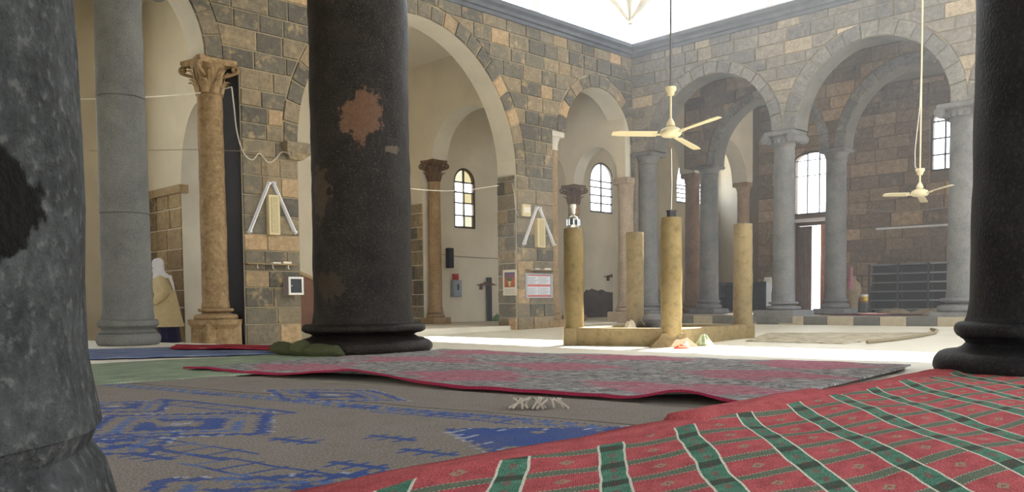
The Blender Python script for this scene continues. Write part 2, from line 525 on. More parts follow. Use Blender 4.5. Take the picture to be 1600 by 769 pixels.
# ---- right wall (arcade on columns)
RSPR = 4.42
opsR = [Op(2.32, 1.56, 1.57, RSPR, vous=0.26), Op(6.05, 1.58, 1.6, RSPR, vous=0.30), Op(9.76, 1.57, 1.57, RSPR, vous=0.28)]
wr = wall_mesh(0.0, 14.0, RSPR, LZ1, opsR, 0.52).build('wall_right', [M_mortarR, M_reveal_dark]); struct(wr); place(wr, MR)
stones(wr, 0.04, 11.6, RSPR + 0.01, LZ1 - 0.04, opsR, M_stoneR, rng, rowh=0.27, vmat=M_vousR)
o = struct(MB().box(11.6, 14.0, 0, 0.52, -0.1, RSPR).build('wall_right_end', M_mortarR)); place(o, MR)
# corner pier below the right wall
cp = struct(MB().box(-0.05, 0.16, 0.0, 0.5, -0.1, RSPR).build('wall_corner_pier', M_mortarR)); place(cp, MR)
stones(cp, 0.0, 0.155, 0.36, RSPR, [], M_stoneR, rng, rowh=0.3, wmin=0.16, wmax=0.17)

# ---- second arcade of the right portico
opsI = [Op(2.42, 1.45, 1.5, 4.3, vous=0.24), Op(6.05, 1.56, 1.62, 4.3, vous=0.26), Op(9.76, 1.56, 1.6, 4.3, vous=0.26)]
MI = MR @ Matrix.Translation((0, 2.38, 0))
wi = wall_mesh(0.0, 14.0, 4.3, 6.5, opsI, 0.45).build('wall_inner_arcade', [M_mortarB, M_reveal_dark]); struct(wi); place(wi, MI)
stones(wi, 0.04, 11.4, 4.31, 6.48, opsI, M_stoneB, rng, rowh=0.3, wmin=.4, wmax=.8, vmat=M_vousR)

# ---- back wall of the right portico with door and windows
BO = 6.05
def fr(M, px, py, off): return on_frame(M, px, py, off)
d0 = fr(MR, 1238, 480, BO); d1 = fr(MR, 1299, 480, BO)
dw = fr(MR, 1268, 335, BO); dwt = fr(MR, 1268, 236, BO)
DX, DH = 0.5 * (d0.x + d1.x), 0.5 * (d1.x - d0.x)
doorz = fr(MR, 1268, 346, BO).z
op_door = Op(DX, DH, 0, doorz, flat=True)
op_dwin = Op(DX, DH, DH * 0.42, dwt.z - DH * 0.42, sill=dw.z)
w0 = fr(MR, 1453, 260, BO); w1 = fr(MR, 1499, 260, BO)
w2x, w2h = 0.5 * (w0.x + w1.x), 0.5 * (w1.x - w0.x)
w2t = fr(MR, 1476, 167, BO).z; w2b = fr(MR, 1476, 266, BO).z
op_w2 = Op(w2x, w2h, w2h * 0.95, w2t - w2h * 0.95, sill=w2b)
opsB = [op_door, op_dwin, op_w2]
MBk = MR @ Matrix.Translation((0, BO, 0))
wb = wall_mesh(-0.2, 14.0, 0.0, 6.5, opsB, 0.30).build('wall_back_right', [M_mortarB, M_mortarB]); struct(wb); place(wb, MBk)
stones(wb, 0.2, 10.4, RSTEP + 0.01, 6.45, opsB, M_stoneB, rng, rowh=0.33, wmin=0.42, wmax=0.85)

# ---- back wall of the left aisle
BL = 4.2
def winop(M, pxl, pxr, pyt, pyb, off, arch=1.0):
    a = fr(M, pxl, pyb, off); b = fr(M, pxr, pyb, off); t = fr(M, 0.5 * (pxl + pxr), pyt, off)
    h = 0.5 * (b.x - a.x); zb = fr(M, 0.5 * (pxl + pxr), pyb, off).z
    return Op(0.5 * (a.x + b.x), h, h * arch, t.z - h * arch, sill=zb)
op_a = winop(ML, 710, 743, 263, 357, BL)
op_b = winop(ML, 922, 959, 254, 333, BL)
op_c = winop(ML, 1057, 1101, 240, 319, BL, 1.3)
op_d = Op(-13.4, 0.9, 0.9, 4.6, sill=1.5)  # this and the next: unseen windows, added and enlarged to light the near aisle
op_e = Op(-17.4, 0.9, 0.9, 4.6, sill=1.5)
MBl = ML @ Matrix.Translation((0, BL, 0))
M_plaster_dado = M_plaster
wbl = wall_mesh(-24, 11.0, -0.1, 6.6, [op_a, op_b, op_c, op_d, op_e], 0.16).build('wall_back_left', [M_plaster, M_plasterW]); struct(wbl); place(wbl, MBl)
o = struct(MB().loft([[(x, y, z) for x, y in ((8.0, 0.3), (8.2, 0.0), (11.1, 4.3), (10.9, 4.5))] for z in (-0.1, 6.6)]).build('wall_aisle_end', M_plaster)); place(o, ML)
o = struct(MB().box(-24.4, -24, 0.0, 4.7, -0.1, 6.6).build('wall_aisle_near_end', M_plaster)); place(o, ML)

# ---- transverse arches of the left aisle
M_tstone = masonry('stone_aisle_pier', [(0.0, srgb(104, 88, 66)), (0.5, srgb(136, 114, 84)), (1.0, srgb(168, 146, 110))], srgb(180, 160, 124))
def transverse(name, a, ops, z0, x1=-0.5, T=0.5):
    M = ML @ Matrix.Translation((-a, 0, 0)) @ Matrix.Rotation(-PI / 2, 4, 'Z')
    o = wall_mesh(-BL, x1, z0, 6.6, ops, T).build(name, [M_plaster, M_plasterW]); struct(o); place(o, M)
    return o, M
t1, MT1 = transverse('wall_aisle_arch_near', 10.7, [Op(-1.47, 0.9, 1.45, 2.92)], -0.1)
stones(t1, -BL, -2.37, 0.0, 2.86, [], M_tstone, rng, rowh=0.36, wmin=0.4, wmax=0.8)
MB().box(-BL, -2.28, -0.07, 0.1, 2.80, 2.95).build('impost', M_tstone, t1)
t2, MT2 = transverse('wall_aisle_arch_middle', 4.0, [Op(-1.85, 1.22, 1.1, 4.25, jl=1.62)], -0.1)
stones(t2, -BL, -3.48, 0.0, 3.2, [], M_stoneL, rng, rowh=0.34, wmin=0.3, wmax=0.6)
t3, MT3 = transverse('wall_aisle_arch_far', 0.25, [Op(-0.98, 0.74, 0.88, 3.82), Op(-3.05, 1.05, 1.1, 3.82)], 3.82, x1=0.0, T=0.4)
t0, MT0 = transverse('wall_aisle_arch_entry', 15.9, [Op(-1.47, 0.9, 1.45, 2.92)], -0.1)
stones(t0, -BL, -2.37, 0.0, 2.6, [], M_tstone, rng, rowh=0.36, wmin=0.4, wmax=0.8)

# ---- ceilings
o = struct(MB().loft([[(x, y, z) for x, y in ((-24, 0.3), (8.2, 0.2), (11.1, 4.5), (-24, 4.5))] for z in (6.6, 6.8)]).build('ceiling_aisle_left', M_ceil)); place(o, ML)
o = struct(MB().box(-0.3, 14.2, 0.2, 6.6, 6.5, 6.75).build('ceiling_aisle_right', M_ceil_dark)); place(o, MR)
CR0 = 9.4
cl = [(CX + 0.6, CY + 0.6), (CX - 17.5 * S2 - .6, CY - 17.5 * S2 + .6), (-8.9, 14.2), (6.0, 3.7), (14.5, 11.0)]
mb = MB(); mb.loft([[(x, y, CR0) for x, y in cl][::-1], [(x, y, CR0 + 0.25) for x, y in cl][::-1]])
struct(mb.build('ceiling_court', M_ceil))
# wall above the near colonnade and roof over the near portico
CDIR = math.atan2(-0.568, 0.823)
MC = Matrix.Translation((-1.64, 9.8, 0)) @ Matrix.Rotation(CDIR, 4, 'Z')
o = struct(MB().box(-10, 14, -0.3, 0.3, 5.55, CR0).build('wall_front', M_mortarR)); place(o, MC)
o = struct(MB().box(-14, 16, -14, 0.0, 6.3, 6.6).build('ceiling_portico', M_ceil_dark)); place(o, MC)

# unseen walls added behind the camera to cut light on the foreground
M_rear = simple('rear_wall_stone', srgb(150, 136, 112), 0.9, var=0.15, scale=2, bump=0.2)
struct(wall_mesh(-16, 16, 0, 6.6, [Op(-9, 1.5, 1.5, 3.2), Op(-3, 1.5, 1.5, 3.2), Op(3, 1.5, 1.5, 3.2), Op(9, 1.5, 1.5, 3.2)], 0.5, y0=-8.5).build('wall_rear_unseen', [M_rear, M_rear]))
struct(MB().box(-16.5, -16, -8, 8, 0, 6.6).build('wall_side_near_unseen', M_rear))
struct(MB().box(15.5, 16, -8, 12, 0, 6.6).build('wall_side_far_unseen', M_rear))

# ---- cornice and clerestory
prof = [(0.0, 6.80), (-0.06, 6.80), (-0.08, 6.87), (-0.13, 6.88), (-0.15, 6.95), (-0.22, 7.00), (-0.24, 7.08), (0.3, 7.10), (0.3, 6.8)]
def cornice(name, M, x0, x1, e0, e1):
    mb = MB()
    r0 = [(x0 + e0 * y, y, z) for y, z in prof]; r1 = [(x1 + e1 * y, y, z) for y, z in prof]
    mb.loft([r0, r1]); o = struct(mb.build(name, M_cornice)); place(o, M); return o
cornice('trim_2', ML, -18, 0.0, 0, 1.0)
cornice('trim_3', MR, 0.0, 13.0, -1.0, 0)
def clerestory(name, M, xs, x0, x1):
    rt = struct(MB().box(x0, x1, 0.05, 0.4, 7.10, 7.22).build(name, M_pale)); place(rt, M)
    MB().box(x0, x1, 0.05, 0.4, CR0 - 0.15, CR0).build('head_beam', M_pale, rt)
    for x in xs: MB().box(x - 0.08, x + 0.08, 0.12, 0.3, 7.2, CR0 - 0.14).build('post', M_pale, rt)
    return rt
pp = on_frame(ML, 836, 12, 0.2).x
clerestory('window_1', ML, [pp - 6.6, pp - 3.3, pp], -17, 0.3)
pr = on_frame(MR, 1206, 4, 0.2).x
clerestory('window_2', MR, [pr, pr + 3.5, pr + 7.0], -0.0, 12.5)
# splayed timber bracket of the roof in the far corner
br = empty('roof_bracket', (0, 0, 0), 0, 'splayed pale timber struts hanging under the roof in the far corner', 'bracket')
bc = at(985, 36, 21.0)
br.location = (bc.x, bc.y, bc.z)
for k in range(7):
    a = -PI + (k + 0.5) * PI / 7 * 2
    e = Vector((0.75 * math.cos(a), 0.75 * math.sin(a), 0.62 + 0.1 * (k % 2)))
    MB().tube([(0, 0, 0.03 * k), e * 0.55 + Vector((0, 0, .05)), e], [0.02, 0.09, 0.13], 6).build('strut', M_roofwood, br)
MB().tube([(0, 0, -0.02), (0, 0, CR0 - bc.z)], 0.06, 8).build('post', M_roofwood, br)

# ================================================================== WINDOWS AND DOOR
def glass(name, tint):
    m, nt, b = newmat(name)
    nt.nodes.remove(b)
    tr = N(nt, 'ShaderNodeBsdfTransparent'); tr.inputs[0].default_value = c4(tint)
    gl = N(nt, 'ShaderNodeBsdfGlossy'); gl.inputs['Roughness'].default_value = 0.08
    mx = N(nt, 'ShaderNodeMixShader'); mx.inputs[0].default_value = 0.04
    nt.links.new(tr.outputs[0], mx.inputs[1]); nt.links.new(gl.outputs[0], mx.inputs[2])
    nt.links.new(mx.outputs[0], nt.nodes['Material Output'].inputs[0])
    return m
M_clear = glass('window_glass', (0.95, 0.96, 0.97))
M_amber = glass('amber_glass', (0.40, 0.36, 0.26))
M_amber2 = glass('pale_amber_glass', (0.42, 0.40, 0.33))
M_winwood = simple('window_frame_paint', srgb(74, 58, 46), 0.6, var=0.2, scale=6)
M_wingrey = simple('window_frame_grey', srgb(58, 54, 56), 0.6)
WN = [2]
def window(op, M, y, rows, cols, mat, tints, fw=0.055, bar=0.035):
    WN[0] += 1
    out = op.side(-1, op.sill, 12); out = out[1:] if op.sill is not None else out
    R = op.side(1, op.sill, 12)[1:]
    outline = list(reversed(out)) + []          # from the top down the left side
    ring = [(x - op.cx, z - op.sill) for x, z in (R + list(reversed(out))[1:])]   # ccw from bottom right over the top to bottom left
    H = op.spring - op.sill
    inner = []
    for x, z in ring:
        if z < 1e-4: inner.append((x * (1 - fw / op.rx), fw))
        elif z <= H + 1e-4: inner.append((x * (1 - fw / op.rx), z))
        else: inner.append((x * (1 - fw / op.rx), H + (z - H) * (1 - fw / op.rz)))
    mb = MB(); n = len(ring)
    vs = []
    for yy in (-0.035, 0.035): vs += [(x, yy, z) for x, z in ring] + [(x, yy, z) for x, z in inner]
    fs = []
    for k in range(n):
        j = (k + 1) % n
        fs += [(k, j, n + j, n + k), (2 * n + k, 3 * n + k, 3 * n + j, 2 * n + j), (n + k, n + j, 3 * n + j, 3 * n + k), (k, 2 * n + k, 2 * n + j, j)]
    mb.add(vs, fs)
    rt = struct(mb.build('window_%d' % WN[0], mat)); place(rt, M @ Matrix.Translation((op.cx, y, op.sill)))
    iw = op.rx - fw
    xsx = [-iw + 2 * iw * k / cols for k in range(cols + 1)]
    for xx in xsx[1:-1]: MB().box(xx - bar / 2, xx + bar / 2, -0.028, 0.028, fw * 0.5, op.top - op.sill - fw * 0.7).build('mullion', mat, rt)
    zs = [fw] + [H * r for r in rows] + [H]
    for zz in zs[1:]: MB().box(-iw, iw, -0.026, 0.026, zz - bar / 2, zz + bar / 2).build('transom', mat, rt)
    q = 0
    for i in range(len(zs) - 1):
        for k in range(cols):
            MB().box(xsx[k] + 0.004, xsx[k + 1] - 0.004, -0.004, 0.004, zs[i] + 0.004, zs[i + 1] - 0.004).build('pane', tints[q % len(tints)], rt); q += 1
    rz = op.rz - fw
    for k in range(cols):
        p = [(xsx[k] + .004, H + .004), (xsx[k + 1] - .004, H + .004)]
        for t in range(9):
            xx = xsx[k + 1] - .004 + (xsx[k] - xsx[k + 1] + .008) * t / 8
            p.append((xx, H + .006 + rz * math.sqrt(max(0, 1 - (xx / iw) ** 2)) * 0.995))
        qn = []
        for pt in p:
            if not qn or math.hypot(pt[0] - qn[-1][0], pt[1] - qn[-1][1]) > 1e-3: qn.append(pt)
        MB().prism(qn, -0.004, 0.004).build('pane', tints[q % len(tints)], rt); q += 1
    return rt
window(op_a, MBl, 0.05, [0.28, 0.55, 0.78], 2, M_winwood, [M_clear, M_amber2, M_clear, M_clear, M_clear, M_amber, M_clear, M_clear, M_amber2, M_amber])
window(op_b, MBl, 0.05, [0.30, 0.55, 0.8], 2, M_wingrey, [M_clear])
window(op_c, MBl, 0.05, [0.30, 0.55, 0.8], 2, M_wingrey, [M_clear])
window(op_d, MBl, 0.05, [0.30, 0.55, 0.8], 2, M_winwood, [M_clear])
window(op_e, MBl, 0.05, [0.30, 0.55, 0.8], 2, M_winwood, [M_clear])
window(op_dwin, MBk, 0.06, [0.72], 3, M_wingrey, [M_clear], 0.05, 0.02)
window(op_w2, MBk, 0.06, [0.33, 0.66], 2, M_wingrey, [M_clear])
# door under the arched window: one leaf shut, one swung open
M_doorw = simple('door_wood', srgb(150, 88, 52), 0.55, var=0.25, scale=7)
M_doord = simple('door_wood_grey', srgb(84, 76, 72), 0.6, var=0.2, scale=7)
M_iron = simple('iron_dark', srgb(46, 46, 48), 0.5, 0.4)
dr = struct(MB().box(-DH, DH, 0.20, 0.30, doorz - 0.10, doorz).build('door_1', M_doord)); place(dr, MBk @ Matrix.Translation((DX, 0, 0)))
for s in (-1, 1): MB().box(s * DH - (0.06 if s > 0 else 0), s * DH + (0.06 if s < 0 else 0), 0.20, 0.30, RSTEP, doorz - 0.1).build('door_jamb', M_doord, dr)
def leaf(w, mat, M):
    lf = MB().box(0, w, -0.02, 0.02, 0, doorz - RSTEP - 0.13).build('door_leaf', mat, dr)
    lf.matrix_parent_inverse = Matrix(); lf.matrix_local = M
    hh = doorz - RSTEP - 0.13
    for z0, z1 in ((0.12, 0.9), (1.0, hh - 0.12)):
        n = 3
        for k in range(n):
            x0 = 0.05 + (w - 0.1) * k / n; MB().bbox(x0 + 0.015, x0 + (w - 0.1) / n - 0.015, -0.035, 0.035, z0, z1, 0.01).build('door_panel', mat, lf)
    return lf
lw = DH * 0.72
leaf(lw, M_doord, Matrix.Translation((-DH + 0.05, 0.23, RSTEP + 0.02)))
leaf(lw * 0.9, M_doorw, Matrix.Translation((DH * 0.98 - 0.03, 0.2, RSTEP + 0.02)) @ Matrix.Rotation(math.radians(-128), 4, 'Z'))
MB().box(-DH - 0.1, DH + 0.1, -0.05, 0.05, doorz, doorz + 0.09).build('lintel', M_pale, dr)

# ================================================================== COLUMNS
M_granite = column_stone('granite_near', srgb(44, 48, 50), srgb(78, 84, 86), srgb(116, 120, 120), 9.0, 0.85, 0.9, 42.0,
    patches=(((0.487, -0.10, 0.70), 0.10, (0.004, 0.004, 0.004), 0.85),))  # patch puts the dark of a hollow into the colour; no dent modelled
M_grey = column_stone('granite_grey', srgb(98, 100, 100), srgb(122, 124, 121), srgb(138, 140, 138), 2.0, 0.75, 0.25, 70.0)
M_black = column_stone('basalt_black', srgb(17, 15, 14), srgb(40, 36, 33), srgb(84, 76, 66), 4.5, 0.5, 0.8, 55.0,
    patches=(((0.14, -0.54, 2.56), 0.24, srgb(106, 80, 62), 1.1), ((-0.38, -0.40, 1.75), 0.16, srgb(74, 62, 50), 2.0), ((0.44, -0.36, 2.22), 0.11, srgb(96, 86, 74), .45), ((-0.30, -0.46, 0.75), 0.2, srgb(64, 56, 46), .8)))
M_black2 = column_stone('basalt_black_plain', srgb(20, 21, 24), srgb(40, 41, 44), srgb(62, 64, 68), 2.6, 0.55, 0.5, 45.0)
M_yellow = column_stone('limestone_ochre', srgb(132, 108, 78), srgb(172, 146, 110), srgb(186, 164, 130), 3.0, 0.75, 0.25, 16.0)
M_tanc = column_stone('limestone_tan', srgb(138, 114, 84), srgb(170, 144, 110), srgb(186, 166, 132), 3.0, 0.75, 0.3, 30.0)
M_pink = column_stone('limestone_pink', srgb(158, 140, 122), srgb(190, 174, 154), srgb(196, 182, 166), 2.0, 0.75, 0.25, 40.0)
M_basg = column_stone('basalt_grey', srgb(100, 102, 106), srgb(132, 132, 132), srgb(146, 146, 144), 2.2, 0.7, 0.3, 50.0)
M_brownc = column_stone('limestone_brown', srgb(110, 82, 60), srgb(150, 118, 88), srgb(160, 130, 100), 2.2, 0.7, 0.3, 40.0)
M_capb = column_stone('capital_brown', srgb(86, 66, 50), srgb(122, 98, 76), None, 6.0, 0.8, 0.4, 40.0)

def torus_prof(z0, z1, r_in, r_out, n=6):
    zc, h = 0.5 * (z0 + z1), 0.5 * (z1 - z0)
    return [(r_in + (r_out - r_in) * math.cos(-PI / 2 + PI * k / n), zc + h * math.sin(-PI / 2 + PI * k / n)) for k in range(n + 1)]
def attic(rs, rl, ru, h):
    """lower torus, deep hollow, upper torus, up to the shaft"""
    ri = rs * 1.04
    p = torus_prof(0.0, h * 0.44, rl * 0.88, rl, 10)
    p += [(ru * 0.98, h * 0.455), (ri + (ru - ri) * 0.35, h * 0.50), (ri, h * 0.57), (ri + (ru - ri) * 0.25, h * 0.63), (ru * 0.94, h * 0.66)]
    p += torus_prof(h * 0.67, h * 0.92, ru * 0.93, ru, 8)
    p += [(rs * 1.06, h * 0.935), (rs * 1.04, h)]
    return p
def corinthian(parent, z0, z1, r, W, mat, n=32):
    cp = MB().lathe([(r * 1.02, z0), (r * 1.12, z0 + 0.02), (r * 1.02, z0 + 0.04), (r * 1.06, z0 + (z1 - z0) * .45), (r * 1.3, z1 - 0.14), (W * 0.42, z1 - 0.08)], n).build('capital', mat, parent, smooth=True)
    h = z1 - z0
    lf = MB(); rows = []
    for (u, out, hh, ww) in ((0, 0.0, 0.0, 0.5), (1, 0.012, 0.35, 0.6), (2, 0.03, 0.7, 0.55), (3, 0.09, 0.98, 0.42), (4, 0.13, 0.9, 0.22)):
        rows.append([(-ww * r * 0.62, -out * .8, hh), (-ww * r * .3, -out - 0.02, hh), (0, -out - 0.012, hh * 1.02), (ww * r * .3, -out - 0.02, hh), (ww * r * 0.62, -out * .8, hh)])
    lf.loft(rows, closed=False, caps=False)
    for level, (zz, hh, nn, ph) in enumerate(((z0 + 0.04, h * 0.36, 8, 0.0), (z0 + 0.04 + h * 0.18, h * 0.48, 8, PI / 8))):
        me = None
        for k in range(nn):
            a = 2 * PI * k / nn + ph
            if me is None:
                L = MB(); L.v = [(x, y - r * 1.03, z * hh) for x, y, z in lf.v]; L.f = [list(f) for f in lf.f]; L.mi = [0] * len(lf.f)
                o = L.build('acanthus_leaf', mat, cp, smooth=True); me = o.data
                sm = o
            else:
                o = bpy.data.objects.new('acanthus_leaf', me); col.objects.link(o); o.parent = cp
            o.location = (0, 0, zz); o.rotation_euler = (0, 0, a)
    # corner volutes and the hollow-sided abacus
    for k in range(4):
        a = PI / 4 + k * PI / 2
        d = Vector((math.cos(a), math.sin(a), 0)); s = Vector((-math.sin(a), math.cos(a), 0))
        pts = []
        for t in range(12):
            u = t / 11.0; an = -PI / 2 + u * PI * 2.2; rr = 0.06 * (1 - 0.6 * u)
            pts.append(d * (W * 0.60 + rr * math.cos(an)) + Vector((0, 0, z1 - 0.14 + rr * math.sin(an))))
        pts.insert(0, d * r * 1.1 + Vector((0, 0, z1 - h * .45)))
        MB().tube(pts, [0.03] + [0.028] * 12, 6).build('volute', mat, cp, smooth=True)
    poly = []
    for k in range(4):
        a0 = PI / 4 + k * PI / 2
        c0 = Vector((math.cos(a0), math.sin(a0))) * W * 0.70; c1 = Vector((math.cos(a0 + PI / 2), math.sin(a0 + PI / 2))) * W * 0.70
        tn = (c1 - c0).normalized()
        for t in range(7):
            u = (t + 0.35) / 7.0; p = c0.lerp(c1, u); nrm = Vector((p.x, p.y)).normalized()
            poly.append(p - nrm * 0.1 * W * math.sin(PI * u))
    ab = [[(p.x * s, p.y * s, z) for p in poly] for s, z in ((0.93, z1 - 0.09), (1.0, z1 - 0.05), (1.0, z1))]
    MB().loft(ab).build('abacus', mat, cp)
    return cp
def ionic(parent, z0, z1, r, W, mat):
    h = z1 - z0
    cp = MB().lathe([(r * 1.0, z0), (r * 1.1, z0 + h * .12), (r * 1.04, z0 + h * .22), (r * 1.25, z0 + h * .5), (r * 1.4, z0 + h * .62)], 28).build('capital', mat, parent, smooth=True)
    me = None
    for k in range(16):
        a = 2 * PI * k / 16
        if me is None:
            o = MB().sphere((0, 0, 0), 1, 8, 6, s=(r * .17, r * .12, h * .24)).build('egg', mat, cp, smooth=True); me = o.data
        else:
            o = bpy.data.objects.new('egg', me); col.objects.link(o); o.parent = cp
        o.location = (math.sin(a) * r * 1.2, -math.cos(a) * r * 1.2, z0 + h * .42); o.rotation_euler = (0, 0, a)
    for s in (-1, 1):
        pf = [(0.02, -W * .46), (h * .30, -W * .46), (h * .31, -W * .36), (h * .22, 0), (h * .31, W * .36), (h * .30, W * .46), (0.02, W * .46)]
        MB().lathe(pf, 14, M=Matrix.Translation((s * W * 0.43, 0, z0 + h * .5)) @ Matrix.Rotation(PI / 2, 4, 'X')).build('volute', mat, cp, smooth=True)
    MB().bbox(-W * .5, W * .5, -W * .47, W * .47, z0 + h * .66, z1, 0.025).build('abacus', mat, cp)
    return cp
def blockcap(parent, z0, z1, r, W, mat):
    h = z1 - z0
    cp = MB().lathe([(r * 1.0, z0), (r * 1.08, z0 + h * .1), (r * 1.02, z0 + h * .2), (r * 1.12, z0 + h * .45), (W * .48, z0 + h * .72)], 24).build('capital', mat, parent, smooth=True)
    MB().bbox(-W / 2, W / 2, -W / 2, W / 2, z0 + h * .68, z1, 0.02).build('abacus', mat, cp)
    return cp
def column(label, M, z0, zb, zt, z1, rb, rt, mat, cap=None, capmat=None, base=None, basemat=None, W=None, plinth=0.0, PW=None, rl=None, ru=None, jit=0.006, n=40, joints=(), group=None, smooth=True):
    """z0 floor, zb top of base, zt top of shaft, z1 top of capital; all absolute heights"""
    e = empty('column', (0, 0, 0), 0, label, 'column', group)
    e.matrix_world = M @ Matrix.Translation((0, 0, z0))
    H = zt - z0
    nb = max(8, int((zt - zb) / 0.12)); prof = []
    for k in range(nb + 1):
        u = k / nb; z = zb - z0 + (zt - zb) * u
        r = rb + (rt - rb) * (u ** 1.4)
        if u < 0.03: r += 0.02 * (1 - u / 0.03)
        prof.append((r, z))
    for zj in joints:
        prof += [(rb + (rt - rb) * (((zj - zb) / (zt - zb)) ** 1.4) + d, zj - z0 + dz) for d, dz in ((0, -.012), (-.012, 0.0), (0.004, .012))]
    prof.sort(key=lambda p: p[1])
    MB().lathe(prof, n, jit=jit).build('shaft', mat, e, smooth=smooth)
    bm_ = basemat or mat
    pz = 0.0
    if plinth > 0:
        PWh = PW / 2
        MB().bbox(-PWh, PWh, -PWh, PWh, 0.0, plinth, 0.02).build('plinth', bm_, e); pz = plinth
    if base == 'rough':
        bp = [(rl * 1.02, 0.0), (rl * 1.02, 0.1), (rl, 0.2), (rl * 0.975, 0.25), (rl * 0.955, 0.29), (rl * 0.92, 0.325), (rb * 1.03, 0.36), (rb, 0.39)]
        MB().lathe(bp, n, jit=jit * 1.6).build('base', bm_, e, smooth=True)
    elif base:
        bp = attic(rb, rl or rb * 1.38, ru or rb * 1.24, zb - z0 - pz)
        MB().lathe([(r, z + pz) for r, z in bp], n, jit=jit).build('base', bm_, e, smooth=True)
    if cap == 'corinthian': corinthian(e, zt - z0, z1 - z0, rt, W, capmat or mat)
    elif cap == 'ionic': ionic(e, zt - z0, z1 - z0, rt, W, capmat or mat)
    elif cap == 'block': blockcap(e, zt - z0, z1 - z0, rt, W, capmat or mat)
    return e
def T(x, y, rz=0.0): return Matrix.Translation((x, y, 0)) @ Matrix.Rotation(rz, 4, 'Z')
# near colonnade, on the raised floor
c_near = column('rough speckled grey granite column with a hollow painted on in black, nearest the camera', T(-1.187, 1.28), PLAT, 0.50, 5.0, 5.55, 0.50, 0.47, M_granite, 'block', W=1.2, base='rough', rl=0.545, jit=0.012, n=72)
c_mid = column('thick black basalt column with a brown scar, standing amid the carpets', T(-1.68, 9.8), PLAT, 0.50, 5.0, 5.55, 0.548, 0.548, M_black, 'block', W=1.35, base=True, rl=0.77, ru=0.695, jit=0.016, n=64)
c_left = column('smooth grey column beside the woman in the beige coat', T(-5.50, 12.4), PLAT, 0.53, 5.0, 5.55, 0.335, 0.312, M_grey, 'ionic', W=0.95, base=True, rl=0.435, ru=0.41, jit=0.006, n=56, joints=(2.0, 3.62))
c_right = column('black basalt column at the right edge, on the red carpet', T(3.81, 6.0), PLAT, 0.56, 5.0, 5.55, 0.56, 0.54, M_black2, 'block', W=1.35, base=True, rl=0.80, ru=0.665, jit=0.012, n=64)
# ochre column with leafy capital by the first pier
e = column('ochre limestone column with leafy capital against the first pier', ML @ Matrix.Translation((-11.11, 0.28, 0)), 0.0, 0.66, 4.14, 4.72, 0.215, 0.20, M_yellow, 'corinthian', W=0.72, base=True, rl=0.36, ru=0.29, plinth=0.45, PW=0.62, jit=0.01)
oc = [Vector((math.cos(PI / 8 + k * PI / 4), math.sin(PI / 8 + k * PI / 4))) for k in range(8)]
MB().loft([[(p.x * r, p.y * r, z) for p in oc] for r, z in ((0.38, 0), (0.36, 0.08), (0.35, 0.3), (0.44, 0.38), (0.45, 0.46))]).build('pedestal', M_yellow, e)
# slim engaged column right of the second pier
column('slim tan column engaged to the right of the notice-board pier', ML @ Matrix.Translation((-2.76, 0.24, 0)), 0.08, 0.5, 4.22, 4.64, 0.16, 0.15, M_tanc, 'block', W=0.46, base=True, plinth=0.2, PW=0.5, capmat=M_plasterW, n=28)
# aisle columns
column('tan aisle column with leafy capital left of the amber-paned window', MT2 @ Matrix.Translation((-3.28, 0.22, 0)), 0.17, 0.5, 3.72, 4.25, 0.165, 0.15, M_tanc, 'corinthian', capmat=M_capb, W=0.52, base=True, plinth=0.16, PW=0.56, n=28)
column('aisle column with dark leafy capital behind the pillar with the jar', MT3 @ Matrix.Translation((-1.90, 0.2, 0)), 0.17, 0.5, 3.30, 3.82, 0.16, 0.15, M_tanc, 'corinthian', capmat=M_capb, W=0.52, base=True, plinth=0.16, PW=0.5, n=28)
column('pinkish limestone column at the far corner of the court', MT3 @ Matrix.Translation((-0.12, 0.2, 0)), 0.15, 0.62, 3.3, 3.82, 0.215, 0.205, M_pink, 'block', W=0.5, base=True, plinth=0.28, PW=0.72, n=32)
# right arcade
column('grey basalt corner column with a flat capital under the small right arch', MR @ Matrix.Translation((0.34, 0.26, 0)), RSTEP, 0.62, 4.12, RSPR, 0.235, 0.225, M_basg, 'block', W=0.66, base=True, plinth=0.12, PW=0.66, n=36)
column('grey basalt arcade column between the two right-hand arches', MR @ Matrix.Translation((4.06, 0.26, 0)), 0.16, 0.66, 4.08, RSPR, 0.235, 0.222, M_basg, 'ionic', W=0.72, base=True, plinth=0.30, PW=0.98, rl=.38, ru=.33, n=36)
column('broad grey arcade column with carved capital beside the ceiling fan', MR @ Matrix.Translation((7.82, 0.26, 0)), 0.16, 0.72, 4.10, RSPR, 0.29, 0.275, M_basg, 'ionic', W=0.86, base=True, plinth=0.26, PW=0.95, rl=.46, ru=.40, n=36)
# second row
column('inner basalt column seen through the small right arch', MR @ Matrix.Translation((0.65, 2.6, 0)), RSTEP, 0.72, 4.05, 4.3, 0.25, 0.235, M_basg, 'block', W=0.62, base=True, plinth=0.14, PW=0.78, n=32)
column('inner basalt column between the open door and the metal shelving', MR @ Matrix.Translation((4.19, 2.6, 0)), RSTEP, 0.72, 4.0, 4.3, 0.25, 0.235, M_basg, 'block', W=0.62, base=True, plinth=0.14, PW=0.78, n=32)
column('inner basalt column hidden behind the broad carved-capital column', MR @ Matrix.Translation((7.9, 2.6, 0)), RSTEP, 0.72, 4.0, 4.3, 0.25, 0.235, M_basg, 'block', W=0.62, base=True, plinth=0.14, PW=0.78, n=32)
column('brown limestone column with flared capital in front of the half-hidden window', ML @ Matrix.Translation((3.17, 0.25, 0)), 0.17, 0.6, 3.85, 4.25, 0.215, 0.20, M_brownc, 'block', W=0.5, base=True, plinth=0.2, PW=0.6, n=32)
